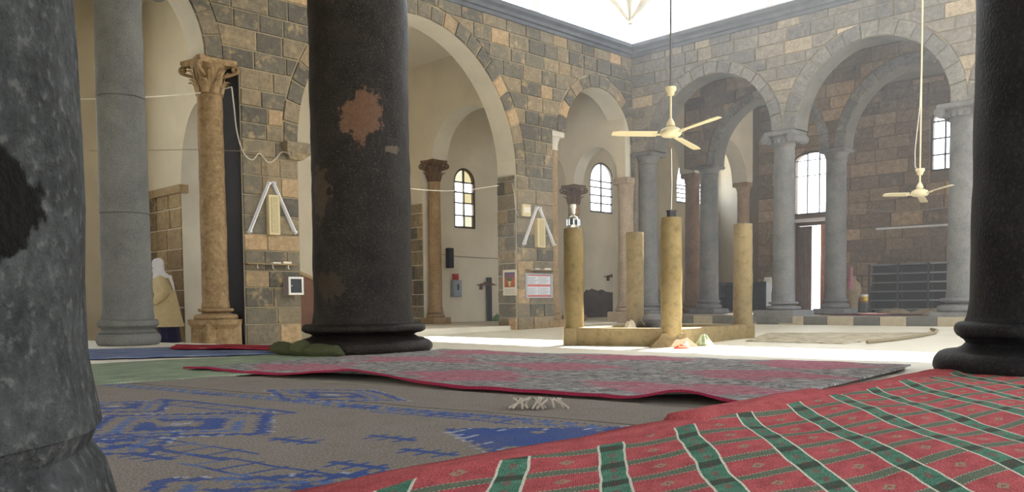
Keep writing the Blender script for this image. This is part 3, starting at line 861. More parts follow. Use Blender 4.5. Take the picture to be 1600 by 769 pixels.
column('pale tan column behind the right-hand pillar of the basin', ML @ Matrix.Translation((5.95, 0.25, 0)), 0.17, 0.6, 3.85, 4.25, 0.19, 0.18, M_tanc, 'block', W=0.5, base=True, plinth=0.2, PW=0.6, n=32)

# ================================================================== CARPETS
def fabric(name, fn, rough=0.95, weave=110.0, bump=0.3):
    m, nt, b = newmat(name)
    b.inputs['Roughness'].default_value = rough
    try: b.inputs['Specular IOR Level'].default_value = 0.1
    except Exception: pass
    uv = N(nt, 'ShaderNodeUVMap'); uv.uv_map = 'UVMap'
    sep = N(nt, 'ShaderNodeSeparateXYZ'); nt.links.new(uv.outputs[0], sep.inputs[0])
    c = fn(nt, uv.outputs[0], sep.outputs[0], sep.outputs[1])
    n2 = noise_n(nt, uv.outputs[0], weave, 2, 0.5)
    dk = maprange(nt, n2, 0.32, 0.68, 0.58, 1.32)
    cd = N(nt, 'ShaderNodeVectorMath', operation='SCALE')
    nt.links.new(c, cd.inputs[0]); nt.links.new(dk, cd.inputs['Scale'])
    nt.links.new(cd.outputs[0], b.inputs['Base Color'])
    w1 = math_n(nt, 'SINE', math_n(nt, 'MULTIPLY', sep.outputs[0], 700.0))
    bump_n(nt, b, math_n(nt, 'ADD', n2, math_n(nt, 'MULTIPLY', w1, 0.15)), bump, 0.006)
    return m
def band(nt, v, period, width, off=0.0):
    """1 inside a stripe of the given width repeated each period"""
    f = math_n(nt, 'FRACT', math_n(nt, 'ADD', math_n(nt, 'DIVIDE', v, period), off))
    d = math_n(nt, 'ABSOLUTE', math_n(nt, 'SUBTRACT', f, 0.5))
    return math_n(nt, 'LESS_THAN', d, width / period / 2)
def redgreen(nt, uv, u, v):
    wob = math_n(nt, 'MULTIPLY', math_n(nt, 'SUBTRACT', noise_n(nt, uv, 2.2, 2), 0.5), 0.05)
    uu = math_n(nt, 'ADD', u, wob); vv = math_n(nt, 'ADD', v, math_n(nt, 'MULTIPLY', wob, 0.8))
    n = noise_n(nt, uv, 9.0, 4, 0.6)
    red = ramp(nt, [(0.3, srgb(158, 72, 78)), (0.7, srgb(194, 98, 102))]); nt.links.new(n, red.inputs[0])
    grn = ramp(nt, [(0.3, srgb(62, 108, 92)), (0.7, srgb(92, 140, 120))]); nt.links.new(noise_n(nt, uv, 14.0, 4), grn.inputs[0])
    grey = srgb(96, 112, 98); white = srgb(206, 208, 196)
    PU, PV = 0.40, 0.27
    c = red.outputs[0]
    # small lozenge in each red field
    fu = math_n(nt, 'ABSOLUTE', math_n(nt, 'SUBTRACT', math_n(nt, 'FRACT', math_n(nt, 'DIVIDE', uu, PU)), 0.0))
    du = math_n(nt, 'ABSOLUTE', math_n(nt, 'SUBTRACT', math_n(nt, 'FRACT', math_n(nt, 'ADD', math_n(nt, 'DIVIDE', uu, PU), 0.5)), 0.5))
    dv = math_n(nt, 'ABSOLUTE', math_n(nt, 'SUBTRACT', math_n(nt, 'FRACT', math_n(nt, 'ADD', math_n(nt, 'DIVIDE', vv, PV), 0.5)), 0.5))
    lz = math_n(nt, 'ADD', math_n(nt, 'MULTIPLY', du, PU / 0.035), math_n(nt, 'MULTIPLY', dv, PV / 0.035))
    ring = math_n(nt, 'MULTIPLY', math_n(nt, 'LESS_THAN', lz, 1.0), math_n(nt, 'GREATER_THAN', lz, 0.35))
    c = mixc(nt, math_n(nt, 'MULTIPLY', ring, 0.75), c, srgb(140, 150, 124))
    # dark little stitches
    st = math_n(nt, 'GREATER_THAN', noise_n(nt, uv, 70.0, 1), 0.70)
    c = mixc(nt, math_n(nt, 'MULTIPLY', st, 0.6), c, srgb(60, 34, 36))
    # thin bands along u
    tb = band(nt, vv, PV, 0.075); te = math_n(nt, 'SUBTRACT', tb, band(nt, vv, PV, 0.06))
    c = mixc(nt, tb, c, mixc(nt, noise_n(nt, uv, 30.0, 3), srgb(70, 96, 82), srgb(122, 128, 112)))
    dots = math_n(nt, 'GREATER_THAN', math_n(nt, 'FRACT', math_n(nt, 'MULTIPLY', uu, 60.0)), 0.45)
    c = mixc(nt, math_n(nt, 'MULTIPLY', te, dots), c, srgb(176, 172, 156))
    # wide bands along v, with white edges
    wb_ = band(nt, uu, PU, 0.125); we_ = math_n(nt, 'SUBTRACT', wb_, band(nt, uu, PU, 0.103))
    core = math_n(nt, 'MULTIPLY', band(nt, uu, PU, 0.03), math_n(nt, 'GREATER_THAN', math_n(nt, 'FRACT', math_n(nt, 'MULTIPLY', vv, 9.0)), 0.5))
    gcol = mixc(nt, math_n(nt, 'MULTIPLY', core, 0.55), grn.outputs[0], srgb(140, 72, 76))
    gcol = mixc(nt, math_n(nt, 'MULTIPLY', tb, 0.75), gcol, srgb(62, 58, 54))
    c = mixc(nt, wb_, c, gcol)
    c = mixc(nt, we_, c, white)
    # plain red border
    bord = math_n(nt, 'LESS_THAN', v2_sock[0](nt), 0.20)
    c = mixc(nt, bord, c, red.outputs[0])
    return c
v2_sock = [None]
def second_uv(nt):
    uv = N(nt, 'ShaderNodeUVMap'); uv.uv_map = 'EdgeMap'
    sep = N(nt, 'ShaderNodeSeparateXYZ'); nt.links.new(uv.outputs[0], sep.inputs[0])
    return sep.outputs[1]
v2_sock[0] = second_uv
M_redgreen = fabric('red_green_kilim', redgreen)
def pinkgrey(nt, uv, u, v):
    n = noise_n(nt, uv, 11.0, 6, 0.75, 0.6)
    g = ramp(nt, [(0.36, srgb(84, 84, 88)), (0.5, srgb(136, 136, 138)), (0.64, srgb(182, 180, 178))]); nt.links.new(n, g.inputs[0])
    mp = N(nt, 'ShaderNodeMapping'); nt.links.new(uv, mp.inputs[0]); mp.inputs['Scale'].default_value = (0.8, 2.6, 1.0)
    n2 = noise_n(nt, mp.outputs[0], 1.4, 5, 0.65, 0.6)
    # rows of pointed medallions
    a = math_n(nt, 'ABSOLUTE', math_n(nt, 'SUBTRACT', math_n(nt, 'FRACT', math_n(nt, 'DIVIDE', u, 1.7)), 0.5))
    b = math_n(nt, 'ABSOLUTE', math_n(nt, 'SUBTRACT', math_n(nt, 'FRACT', math_n(nt, 'DIVIDE', v, 1.15)), 0.5))
    d = math_n(nt, 'ADD', a, b)
    md = maprange(nt, math_n(nt, 'ADD', d, math_n(nt, 'MULTIPLY', math_n(nt, 'SUBTRACT', n2, 0.5), 1.3)), 0.42, 0.36)
    pk = ramp(nt, [(0.35, srgb(160, 84, 106)), (0.65, srgb(186, 116, 134))]); nt.links.new(noise_n(nt, uv, 18.0, 4), pk.inputs[0])
    c = mixc(nt, math_n(nt, 'MULTIPLY', md, 0.85), g.outputs[0], pk.outputs[0])
    n3 = noise_n(nt, mp.outputs[0], 16.0, 5, 0.75, 0.5)
    c = mixc(nt, maprange(nt, n3, 0.54, 0.62, 0, 0.75), c, srgb(176, 172, 168))
    c = mixc(nt, maprange(nt, n3, 0.44, 0.34, 0, 0.7), c, srgb(70, 66, 70))
    e = math_n(nt, 'LESS_THAN', v, 0.05)
    return mixc(nt, e, c, srgb(140, 44, 70))
M_pinkgrey = fabric('pink_grey_rug', pinkgrey)
def stripes(name, cols, per):
    def fn(nt, uv, u, v):
        mp = N(nt, 'ShaderNodeMapping'); nt.links.new(uv, mp.inputs[0]); mp.inputs['Scale'].default_value = (0.7, 4.0, 1.0)
        n = noise_n(nt, mp.outputs[0], per, 5, 0.65, 0.3)
        r = ramp(nt, cols); nt.links.new(n, r.inputs[0]); return r.outputs[0]
    return fabric(name, fn)
M_green = stripes('sage_green_rug', [(0.3, srgb(96, 112, 92)), (0.5, srgb(134, 150, 128)), (0.7, srgb(168, 178, 156))], 4.0)
M_blue = stripes('blue_rug', [(0.3, srgb(64, 82, 124)), (0.5, srgb(98, 112, 146)), (0.7, srgb(150, 156, 172))], 4.0)
M_redrug = stripes('dark_red_rug', [(0.3, srgb(96, 22, 36)), (0.55, srgb(150, 40, 56)), (0.72, srgb(176, 120, 120))], 5.0)
def kil(nt, uv, u, v):
    at_ = N(nt, 'ShaderNodeVertexColor'); at_.layer_name = 'pattern'
    n = noise_n(nt, uv, 3.0, 5, 0.6)
    n2 = noise_n(nt, uv, 55.0, 3, 0.6)
    c = mixc(nt, maprange(nt, n, 0.3, 0.7, 0.0, 0.28), at_.outputs[0], srgb(122, 112, 98))
    return mixc(nt, maprange(nt, n2, 0.60, 0.72, 0, 0.5), c, srgb(52, 46, 42))
M_kilim = fabric('brown_blue_kilim', kil)

def carpet(name, label, o, e1, e2, L1, L2, z, mat, cell=0.05, ripple=0.006, edge_fn=None, ragged=0.012, colour=None, group=None, height=None, edge_frame=None, inside=None, thick=0.012, seed=0):
    """woven rug: grid over o + s e1 + t e2; e1 and e2 need not be square to each other"""
    o = Vector(o); e1 = Vector(e1).normalized(); e2 = Vector(e2).normalized()
    n1, n2 = max(2, int(L1 / cell)), max(2, int(L2 / cell))
    vs = []; uvs = []; cols = []
    for j in range(n2 + 1):
        for i in range(n1 + 1):
            s, t = L1 * i / n1, L2 * j / n2
            ws = ragged * mnoise.noise(Vector((t * 3, seed, 1.7))) * (1 if 0 < i < n1 else 2.5)
            wt = ragged * mnoise.noise(Vector((s * 3, seed + 9, 4.1))) * (1 if 0 < j < n2 else 2.5)
            p = o + e1 * (s + ws) + e2 * (t + wt)
            h = ripple * (mnoise.noise(Vector((p.x * 1.6, p.y * 1.6, seed))) + 0.6 * mnoise.noise(Vector((p.x * 5, p.y * 5, seed + 3)))) + ripple * 1.2
            if height: h += height(s, t, p)
            vs.append((p.x, p.y, z + thick + max(h, 0))); uvs.append((s, t))
    W = n1 + 1
    nv = len(vs)
    quads = []
    for j in range(n2):
        for i in range(n1):
            a = j * W + i; quads.append((a, a + 1, a + W + 1, a + W))
    # hem: the rim folded straight down by the thickness
    rim = [i for i in range(n1 + 1)] + [j * W + n1 for j in range(1, n2 + 1)] + [n2 * W + i for i in range(n1 - 1, -1, -1)] + [j * W for j in range(n2 - 1, 0, -1)]
    for r in rim:
        x, y, zz = vs[r]; vs.append((x, y, zz - thick)); uvs.append(uvs[r])
    m = len(rim); sides = [(rim[(k + 1) % m], rim[k], nv + k, nv + (k + 1) % m) for k in range(m)]
    me = bpy.data.meshes.new(name); me.from_pydata(vs, [], quads + sides); me.materials.append(mat)
    lay = me.uv_layers.new(name='UVMap')
    li = [0] * len(me.loops); me.loops.foreach_get('vertex_index', li)
    flat = []
    for v in li: flat += uvs[v]
    lay.data.foreach_set('uv', flat)
    if edge_frame is not None:
        eo, ed = Vector(edge_frame[0]), Vector(edge_frame[1]).normalized(); en = Vector((ed.y, -ed.x))
        lay2 = me.uv_layers.new(name='EdgeMap'); flat = []
        for v in li:
            p = Vector((vs[v][0], vs[v][1])) - eo; flat += [p.dot(ed), p.dot(en)]
        lay2.data.foreach_set('uv', flat)
    if colour is not None:
        ca = me.color_attributes.new('pattern', 'FLOAT_COLOR', 'CORNER')
        flat = []
        for poly in me.polygons:
            us = [uvs[v] for v in poly.vertices]; uc = sum(q[0] for q in us) / len(us); vc = sum(q[1] for q in us) / len(us)
            c = colour(uc, vc)
            for k in range(len(us)): flat += [c[0], c[1], c[2], 1.0]
        ca.data.foreach_set('color', flat)
    me.polygons.foreach_set('use_smooth', [True] * len(me.polygons))
    ob = bpy.data.objects.new(name, me); col.objects.link(ob)
    return tag(ob, label, 'carpet', group)
PZ = PLAT
# brown kilim with blue motifs
KB = srgb(138, 132, 127); KBLUE = srgb(58, 86, 150); KBL2 = srgb(82, 112, 170); KW = srgb(168, 176, 194); KDK = srgb(84, 76, 70)
def pkt(px, py, z=PZ): q = on_z(px, py, z); return Vector((q.x, q.y))
KO = pkt(190, 602)                       # far left corner
Ke1 = (pkt(1120, 652) - pkt(380, 598)).normalized()
Ke2 = Vector((-Ke1.y, Ke1.x)) * -1
if Ke2.y > 0: Ke2 = -Ke2
KORG = KO + Ke1 * -1.0 - Ke2 * 0.75
def kuv(px, py): q = pkt(px, py) - KORG; return (q.dot(Ke1), q.dot(Ke2))
KMED = [kuv(285, 668) + (0.62, 0.52), kuv(965, 703) + (0.85, -0.62), kuv(420, 790) + (0.55, 0.50), kuv(520, 622) + (0.62, 0.36), kuv(150, 700) + (0.4, 0.4), kuv(760, 800) + (0.5, 0.45), kuv(180, 640) + (0.45, 0.35)]
KCOMB = [kuv(465, 694), kuv(672, 714), kuv(560, 640), kuv(700, 655), kuv(610, 690), kuv(330, 620), kuv(240, 720), kuv(560, 735)]
KLAD = [kuv(430, 745) + (0.40,), kuv(700, 655) + (0.45,), kuv(250, 700) + (0.5,), kuv(330, 640) + (0.6,)]
def kilim_colour(u, v):
    s = 0.02
    uq, vq = math.floor(u / s) * s, math.floor(v / s) * s
    jit = mnoise.noise(Vector((uq * 7, vq * 7, 2.0)))
    wear = mnoise.noise(Vector((u * 1.3, v * 1.3, 8.0)))
    base = KB if jit < 0.35 else tuple(x * 0.93 for x in KB)
    if wear < -0.55: return base
    def dia(cu, cv, a, b): return abs(uq - cu) / a + abs(vq - cv) / b
    # large serrated medallions
    for (cu, cv, a, b) in KMED:
        if b < 0 and dia(cu, cv, a, -b) + 0.08 * (int(round(vq / s)) % 6 < 3) < 1 and jit > -0.5: return KW if dia(cu, cv, a, -b) > 0.84 and int(round(uq / s)) % 7 == 0 else KBLUE
        b = abs(b)
        d = dia(cu, cv, a, b) + 0.05 * (1 if int(round(uq / s)) % 3 == 0 else 0)
        if 0.86 < d < 1.0: return KBLUE if jit > -0.35 else KBL2
        if 1.0 <= d < 1.04 and jit > 0.1: return KW
        if 0.60 < d < 0.70 and jit > -0.2: return KBL2
        if 0.24 < d < 0.5: return KBLUE if jit > -0.3 else base
        if d < 0.10: return KW
    # stepped comb figures between them
    for (cu, cv) in KCOMB:
        du, dv = uq - cu, vq - cv
        if abs(du) < 0.13 and abs(dv) < 0.07:
            if abs(dv) < 0.02 or (int(round(du / s)) % 4 == 0): return KBLUE
    for (cu, cv, L_) in KLAD:
        if abs(vq - cv) < 0.10 and abs(uq - cu) < L_:
            if abs(abs(vq - cv) - 0.075) < 0.012 or int(round(uq / s)) % 7 == 0: return KBLUE if jit > -0.4 else KBL2
    # guard stripes along both ends and sides
    if 0.80 < v < 0.83 or 0.92 < v < 0.95: return KBLUE if int(round(uq / s)) % 2 else base
    if 0.83 <= v <= 0.92: return KBL2 if (int(round(uq / s)) % 6 < 3) == (vq > 0.875) else base
    if 0.72 < v < 0.74: return KDK
    return base
carpet('kilim_carpet', 'large brown kilim with blue lozenges in the left foreground', KO + Ke1 * -1.0 - Ke2 * 0.75, Ke1, Ke2, 6.6, 5.9, PZ, M_kilim, cell=0.02, ripple=0.005, colour=kilim_colour, seed=1)
# sage green and blue rugs at the left
carpet('green_rug', 'pale sage green rug between the near column and the pink rug', pkt(60, 612), pkt(330, 593) - pkt(60, 612), Vector((-0.42, 0.9)), 2.6, 2.35, PZ + 0.004, M_green, ripple=0.007, seed=2)
carpet('blue_rug', 'faded blue rug in front of the smooth grey column', Vector((-5.3, 8.6)), Vector((0.90, 0.30)), Vector((-0.35, 0.94)), 3.1, 2.1, PZ + 0.004, M_blue, ripple=0.007, seed=3)
carpet('red_rug', 'narrow dark red rug beside the ochre column', pkt(265, 550), pkt(452, 551) - pkt(265, 550), Vector((-0.3, 1.0)), 2.0, 0.95, PZ + 0.022, M_redrug, ripple=0.012, seed=4)
# pink and grey rug, its near edge lifted in places
PA, PB_, PC, PD = pkt(288, 582), pkt(1172, 645), pkt(1487, 568), pkt(640, 548)
Pe1 = (PB_ - PA).normalized(); Pe2 = (Vector((-Pe1.y, Pe1.x)) + 0.7 * (PC - PB_).normalized()).normalized()
PL1 = (PB_ - PA).length; PL2 = 3.2
def pink_h(s, t, p):
    h = 0.0
    u = s / PL1
    w = max(0.0, 1 - t / 0.38)
    h += w * w * (0.070 * math.exp(-((u - 0.42) / 0.10) ** 2) + 0.055 * math.exp(-((u - 0.93) / 0.05) ** 2) + 0.02 * math.exp(-((u - 0.05) / 0.05) ** 2))
    h += 0.012 * math.exp(-((t - 1.2 + 0.1 * math.sin(s * 3)) / 0.06) ** 2) * (0.5 + 0.5 * math.sin(s * 2))
    return h
pink = carpet('pink_rug', 'large worn pink and grey rug with a lifted near edge', PA, Pe1, Pe2, PL1, PL2, PZ + 0.012, M_pinkgrey, cell=0.04, ripple=0.010, height=pink_h, thick=0.014, seed=5)
# red and green kilim in the right foreground
RA, RB = pkt(560, 776), pkt(1452, 590)
Red = (RB - RA).normalized()
Re1 = Vector((0.80, 0.60)); Re2 = Vector((0.09, 0.996))
def red_h(s, t, p):
    q = Vector((p.x, p.y)) - RA; d = q.dot(Vector((Red.y, -Red.x))); a = q.dot(Red)
    h = 0.020 * math.exp(-((d - 0.16) / 0.10) ** 2) * (0.6 + 0.4 * math.sin(a * 4.0)) + 0.010 * math.sin(a * 5 + d * 3) * math.sin(d * 4)
    if q.length > 0 and 1.6 < a < 2.9: h += 0.03 * math.exp(-((d - 0.05) / 0.12) ** 2)
    return h
def red_carpet():
    # parallelogram whose long side is the visible edge; the weave runs askew to it
    e_in = Vector((Red.y, -Red.x))
    ob = carpet('red_kilim', 'red kilim with green white-edged bands in the right foreground', RA - Red * 2.2, Red, e_in, (RB - RA).length + 2.7, 4.6, PZ + 0.03, M_redgreen, cell=0.04, ripple=0.008, height=red_h, edge_frame=(RA, Red), thick=0.014, seed=6)
    me = ob.data
    # weave coordinates: solve p = o + u*A + v*B for the skewed threads
    A, B = Re2, Re1
    det = A.x * B.y - A.y * B.x
    li = [0] * len(me.loops); me.loops.foreach_get('vertex_index', li)
    flat = []
    for v in li:
        p = me.vertices[v].co; dx, dy = p.x - RA.x, p.y - RA.y
        along_a = (dx * B.y - dy * B.x) / det; along_b = (A.x * dy - A.y * dx) / det
        flat += [along_b, along_a]
    me.uv_layers['UVMap'].data.foreach_set('uv', flat)
    return ob
red_carpet()
# crumpled dark green cloth round the base of the black column
M_gcloth = stripes('dark_green_cloth', [(0.3, srgb(48, 52, 38)), (0.6, srgb(84, 88, 62)), (0.75, srgb(120, 116, 84))], 6.0)
def cloth_strip(name, label, pts, r, mat, cat='cloth', seed=0, zlift=0.0):
    mb = MB(); rings = []
    for i, p in enumerate(pts):
        t = (pts[min(i + 1, len(pts) - 1)] - pts[max(i - 1, 0)]).normalized(); s = Vector((t.y, -t.x, 0))
        rr = r * (0.75 + 0.5 * mnoise.noise(Vector((i * 0.7, seed, 0)))) * (0.35 if i in (0, len(pts) - 1) else 1)
        ring = []
        for k in range(14):
            a = 2 * PI * k / 14; w = 1 + 0.25 * mnoise.noise(Vector((i * 0.9, k * 0.8, seed)))
            ring.append((p.x + s.x * math.cos(a) * rr * 1.7 * w, p.y + s.y * math.cos(a) * rr * 1.7 * w, p.z + max(0, rr * (0.8 + math.sin(a) * w))))
        rings.append(ring)
    mb.loft(rings); o = mb.build(name, mat, None, smooth=True)
    o.data.uv_layers.new(name='UVMap')
    return tag(o, label, cat)
cl_pts = []
for k in range(16):
    a = math.radians(196 + k * 4.6); cl_pts.append(Vector((-1.64 + 0.95 * math.cos(a), 9.8 + 0.95 * math.sin(a), PZ + 0.02)))
cloth_strip('crumpled_cloth', 'crumpled dark green cloth heaped against the foot of the black column', cl_pts, 0.09, M_gcloth, seed=4)
M_fringe = simple('fringe_wool', srgb(170, 162, 150), 0.9, var=0.2, scale=20)
fr_o = empty('fringe_tassel', (0, 0, 0), 0, 'tangled pale fringe tassel at the edge of the pink rug', 'tassel')
fp = on_z(842, 627, PZ + 0.05); fr_o.location = fp
for k in range(14):
    r2 = random.Random(k)
    x = -0.12 + 0.018 * k
    MB().tube([(x, 0.02, 0.01), (x + (r2.random() - .5) * .08, -0.04, 0.025 * r2.random()), (x + (r2.random() - .5) * .16, -0.10 - .05 * r2.random(), -0.02)], 0.006, 5).build('strand', M_fringe, fr_o)

# ================================================================== BASIN IN THE COURT
M_gold = column_stone('polished_ochre_stone', srgb(118, 102, 68), srgb(146, 129, 90), None, 2.0, 0.35, 0.08, 12.0)
M_goldw = column_stone('ochre_stone_wall', srgb(122, 107, 78), srgb(148, 131, 98), None, 2.0, 0.55, 0.1, 12.0)
def court_pt(px, py): return on_court(px, py)
bA = court_pt(898, 540); bB = court_pt(1052, 542); bC = court_pt(1164, 529); bD = bA + (bC - bB); bD = Vector((bD.x - 0.28, bD.y + 0.1, 0))
BZ = 0.5 * (court_z(bA.x, bA.y) + court_z(bC.x, bC.y)) - 0.02
# corner posts stand back by their radius
PR = 0.152
ctr = (bA + bB + bC + bD) / 4
corners = []
for p in (bA, bB, bC, bD):
    q = p + Vector((0, PR, 0)); corners.append(Vector((q.x, q.y, 0)))
bs = empty('ablution_basin', (ctr.x, ctr.y, BZ), 0, 'low ochre stone basin with four upright pillars in the court', 'basin')
def rel(p): return Vector((p.x - ctr.x, p.y - ctr.y, 0))
WH = 0.27
names = []
for i in range(4):
    p, q = rel(corners[i]), rel(corners[(i + 1) % 4])
    d = (q - p).normalized(); n = Vector((-d.y, d.x, 0)); L = (q - p).length
    M = Matrix(((d.x, n.x, 0, p.x), (d.y, n.y, 0, p.y), (0, 0, 1, 0), (0, 0, 0, 1)))
    MB().bbox(0.05, L - 0.05, -0.13, 0.11, -0.06, WH, 0.012, M=M).build('basin_wall', M_goldw, bs)
MB().add([rel(c) + Vector((0, 0, 0.05)) for c in corners], [(0, 1, 2, 3)]).build('basin_floor', M_goldw, bs)
tops = [at(898, 357, corners[0].y).z, at(1053, 340, corners[1].y).z, at(1164, 350, corners[2].y).z, at(1011, 363, corners[3].y).z]
for i, c in enumerate(corners):
    p = rel(c); h = tops[i] - BZ
    nseg = 14; prof = [(PR + (0.004 if k % 3 else 0), -0.06 + (h + 0.06) * k / nseg) for k in range(nseg + 1)]
    prof[-1] = (PR * 0.97, h); prof.insert(-1, (PR, h - 0.015))
    MB().lathe(prof, 28, c=(p.x, p.y, 0), jit=0.006).build('pillar', M_gold, bs, smooth=True)
    if i == 1:
        f = rel(c)
        MB().loft([[(f.x + a, f.y + b, z) for a, b in ((-w, -w * .8), (w, -w * .8), (w, w), (-w, w))] for w, z in ((0.36, -0.06), (0.34, 0.02), (0.20, 0.14), (0.16, 0.20))]).build('foot', M_goldw, bs)
    if i in (0, 2):
        f = rel(c)
        MB().bbox(f.x - 0.165, f.x + 0.165, f.y - 0.165, f.y + 0.14, -0.06, WH + 0.01, 0.02).build('foot', M_goldw, bs)
def simple_thing(name, label, cat, mb, mat, loc=(0, 0, 0), rz=0, smooth=False, group=None):
    o = mb.build(name, mat, None, smooth); o.location = loc; o.rotation_euler = (0, 0, rz)
    return tag(o, label, cat, group)
# silver lantern with a small white figure on the left pillar
M_silver = simple('silver_glass', srgb(200, 204, 204), 0.15, 0.9)
M_dkglass = simple('dark_lantern_glass', srgb(70, 74, 72), 0.12)
M_white = simple('white_paint', srgb(232, 230, 224), 0.5)
t0p = corners[0]
e = empty('silver_lantern', (t0p.x, t0p.y, tops[0]), 0, 'round silver lantern standing on the left pillar of the basin', 'lantern')
MB().lathe([(0.085, 0), (0.095, 0.01), (0.095, 0.05)], 20).build('foot_ring', M_silver, e, True)
MB().lathe([(0.088, 0.045), (0.094, 0.09), (0.088, 0.14)], 20).build('glass_body', M_dkglass, e, True)
MB().lathe([(0.096, 0.135), (0.09, 0.16), (0.06, 0.185), (0.02, 0.2), (0.012, 0.215)], 20).build('lid', M_silver, e, True)
for k in range(8):
    a = 2 * PI * k / 8; MB().box(-0.007, 0.007, -0.007, 0.007, 0.045, 0.14, M=Matrix.Translation((0.096 * math.cos(a), 0.096 * math.sin(a), 0))).build('bar', M_silver, e)
w0_ = MB().lathe([(0.018, 0.0), (0.028, 0.02), (0.032, 0.08), (0.048, 0.12), (0.044, 0.16), (0.03, 0.15), (0.03, 0.10)], 12, jit=0.02)
simple_thing('white_cup', 'chipped white glass cup upside down above the silver lantern', 'cup', w0_, M_white, (t0p.x, t0p.y, tops[0] + 0.213), smooth=True)
# black lamp box and its cord on the front pillar
e = empty('lamp_box', (corners[1].x, corners[1].y, tops[1]), 0.4, 'small black box on the front pillar with a cord going up', 'box')
M_blk = simple('black_plastic', srgb(34, 34, 38), 0.5)
MB().bbox(-0.055, 0.055, -0.045, 0.045, 0, 0.10, 0.008).build('case', M_blk, e)
MB().box(-0.06, 0.06, -0.05, 0.05, 0.085, 0.105).build('lid', M_blk, e)
MB().tube([(0, 0, 0.1), (0.01, 0, 0.5), (0.0, 0.0, 1.0)], 0.006, 6).build('cord', M_white, e)
# cloth and round stone inside the basin
M_rag = simple('white_rag', srgb(206, 200, 188), 0.9, var=0.15, scale=10, bump=0.3)
def heap(r, h, seed, n=26, rings=8, sx=1.0, sy=1.0):
    mb = MB(); rg = []
    for i in range(rings):
        u = i / (rings - 1.0); ring = []
        for k in range(n):
            a = 2 * PI * k / n; rr = r * (1 - 0.93 * u) * (1 + 0.35 * mnoise.noise(Vector((math.cos(a) * 1.5, math.sin(a) * 1.5, seed + u))))
            z = h * (u ** 0.6) * (1 + 0.5 * mnoise.noise(Vector((math.cos(a) * 2, math.sin(a) * 2 + 4, seed + u * 2))))
            ring.append((rr * math.cos(a) * sx, rr * math.sin(a) * sy, max(0, z) if i else 0))
        rg.append(ring)
    return mb.loft(rg)
p = at(985, 513, corners[0].y + 0.75)
simple_thing('white_rag', 'heap of white rags lying in the basin', 'cloth', heap(0.2, 0.28, 3), M_rag, (p.x, p.y, BZ + 0.05))
e = empty('buckets_handle', (p.x + .12, p.y - .1, BZ + .05), 0, 'bent black tap pipe sticking out of the basin', 'pipe')
MB().tube([(0, 0, 0), (0, 0, 0.26), (0.015, 0, 0.285), (0.04, 0, 0.285), (0.055, 0, 0.26), (0.055, 0, 0.0)], 0.012, 8).build('pipe', M_iron, e, True)
e.name = 'tap_pipe'
p = at(1022, 512, corners[0].y + 1.3)
simple_thing('stone_drum', 'round grey stone drum standing inside the basin', 'stone', MB().lathe([(0.13, 0), (0.15, 0.02), (0.15, 0.22), (0.19, 0.27), (0.21, 0.31), (0.18, 0.37), (0.08, 0.40)], 24, jit=0.008), M_basg, (p.x, p.y, BZ + 0.05), smooth=True)
# litter in front of the basin
M_redcl = simple('orange_red_cloth', srgb(176, 66, 34), 0.9, var=0.2, scale=9)
p = court_pt(1050, 542) + Vector((0.05, -0.42, 0)); simple_thing('red_rag', 'small orange red rag by the foot of the front pillar', 'cloth', heap(0.13, 0.05, 8, sy=.6), M_redcl, (p.x, p.y, court_z(p.x, p.y)))
p = court_pt(1068, 541) + Vector((0.0, -0.25, 0))
e = empty('white_bottle', (p.x, p.y, court_z(p.x, p.y)), 0, 'little white plastic bottle by the front pillar', 'bottle')
MB().lathe([(0.025, 0), (0.03, 0.01), (0.03, 0.05), (0.014, 0.07)], 14).build('body', M_white, e, True); MB().lathe([(0.016, 0.068), (0.016, 0.085)], 12).build('cap', M_white, e, True)
M_bag = simple('bag_plastic', srgb(150, 160, 130), 0.35, var=0.5, scale=14)
p = court_pt(1098, 540) + Vector((0, -0.12, 0)); simple_thing('plastic_bag', 'crumpled green and white plastic bag against the basin', 'bag', heap(0.12, 0.16, 12, sx=1.1), M_bag, (p.x, p.y, court_z(p.x, p.y) - 0.002))
# worn mat and rope on the court floor, right
M_mat = stripes('worn_grey_mat', [(0.38, srgb(128, 118, 98)), (0.5, srgb(190, 182, 162)), (0.62, srgb(216, 210, 194))], 3.0)
def court_mat():
    a, b, c, d = court_pt(1165, 534), court_pt(1320, 538), court_pt(1462, 521), court_pt(1200, 521)
    n = 30; vs = []; uvs = []; fs = []
    for j in range(n + 1):
        for i in range(n + 1):
            u, v = i / n, j / n
            p = a.lerp(b, u).lerp(d.lerp(c, u), v)
            x = p.x + 0.05 * mnoise.noise(Vector((u * 6, v * 6, 1))); y = p.y + 0.06 * mnoise.noise(Vector((u * 6, v * 6, 5)))
            vs.append((x, y, court_z(x, y) + 0.012 + 0.012 * abs(mnoise.noise(Vector((u * 9, v * 9, 3)))))); uvs.append((u * 4, v * 4))
    for j in range(n):
        for i in range(n):
            q = j * (n + 1) + i; fs.append((q, q + 1, q + n + 2, q + n + 1))
    me = bpy.data.meshes.new('worn_mat'); me.from_pydata(vs, [], fs); me.materials.append(M_mat)
    lay = me.uv_layers.new(name='UVMap'); li = [0] * len(me.loops); me.loops.foreach_get('vertex_index', li); fl = []
    for v in li: fl += uvs[v]
    lay.data.foreach_set('uv', fl)
    o = bpy.data.objects.new('worn_mat', me); col.objects.link(o)
    m = o.modifiers.new('thickness', 'SOLIDIFY'); m.thickness = 0.01; m.offset = -1
    tag(o, 'worn grey mat lying flat on the court before the right arcade', 'mat')
court_mat()
M_rope = simple('grey_rope', srgb(140, 130, 108), 0.9)
pts = [court_pt(*q) for q in ((1355, 538), (1400, 533), (1440, 527), (1460, 523), (1464, 519), (1455, 517))]
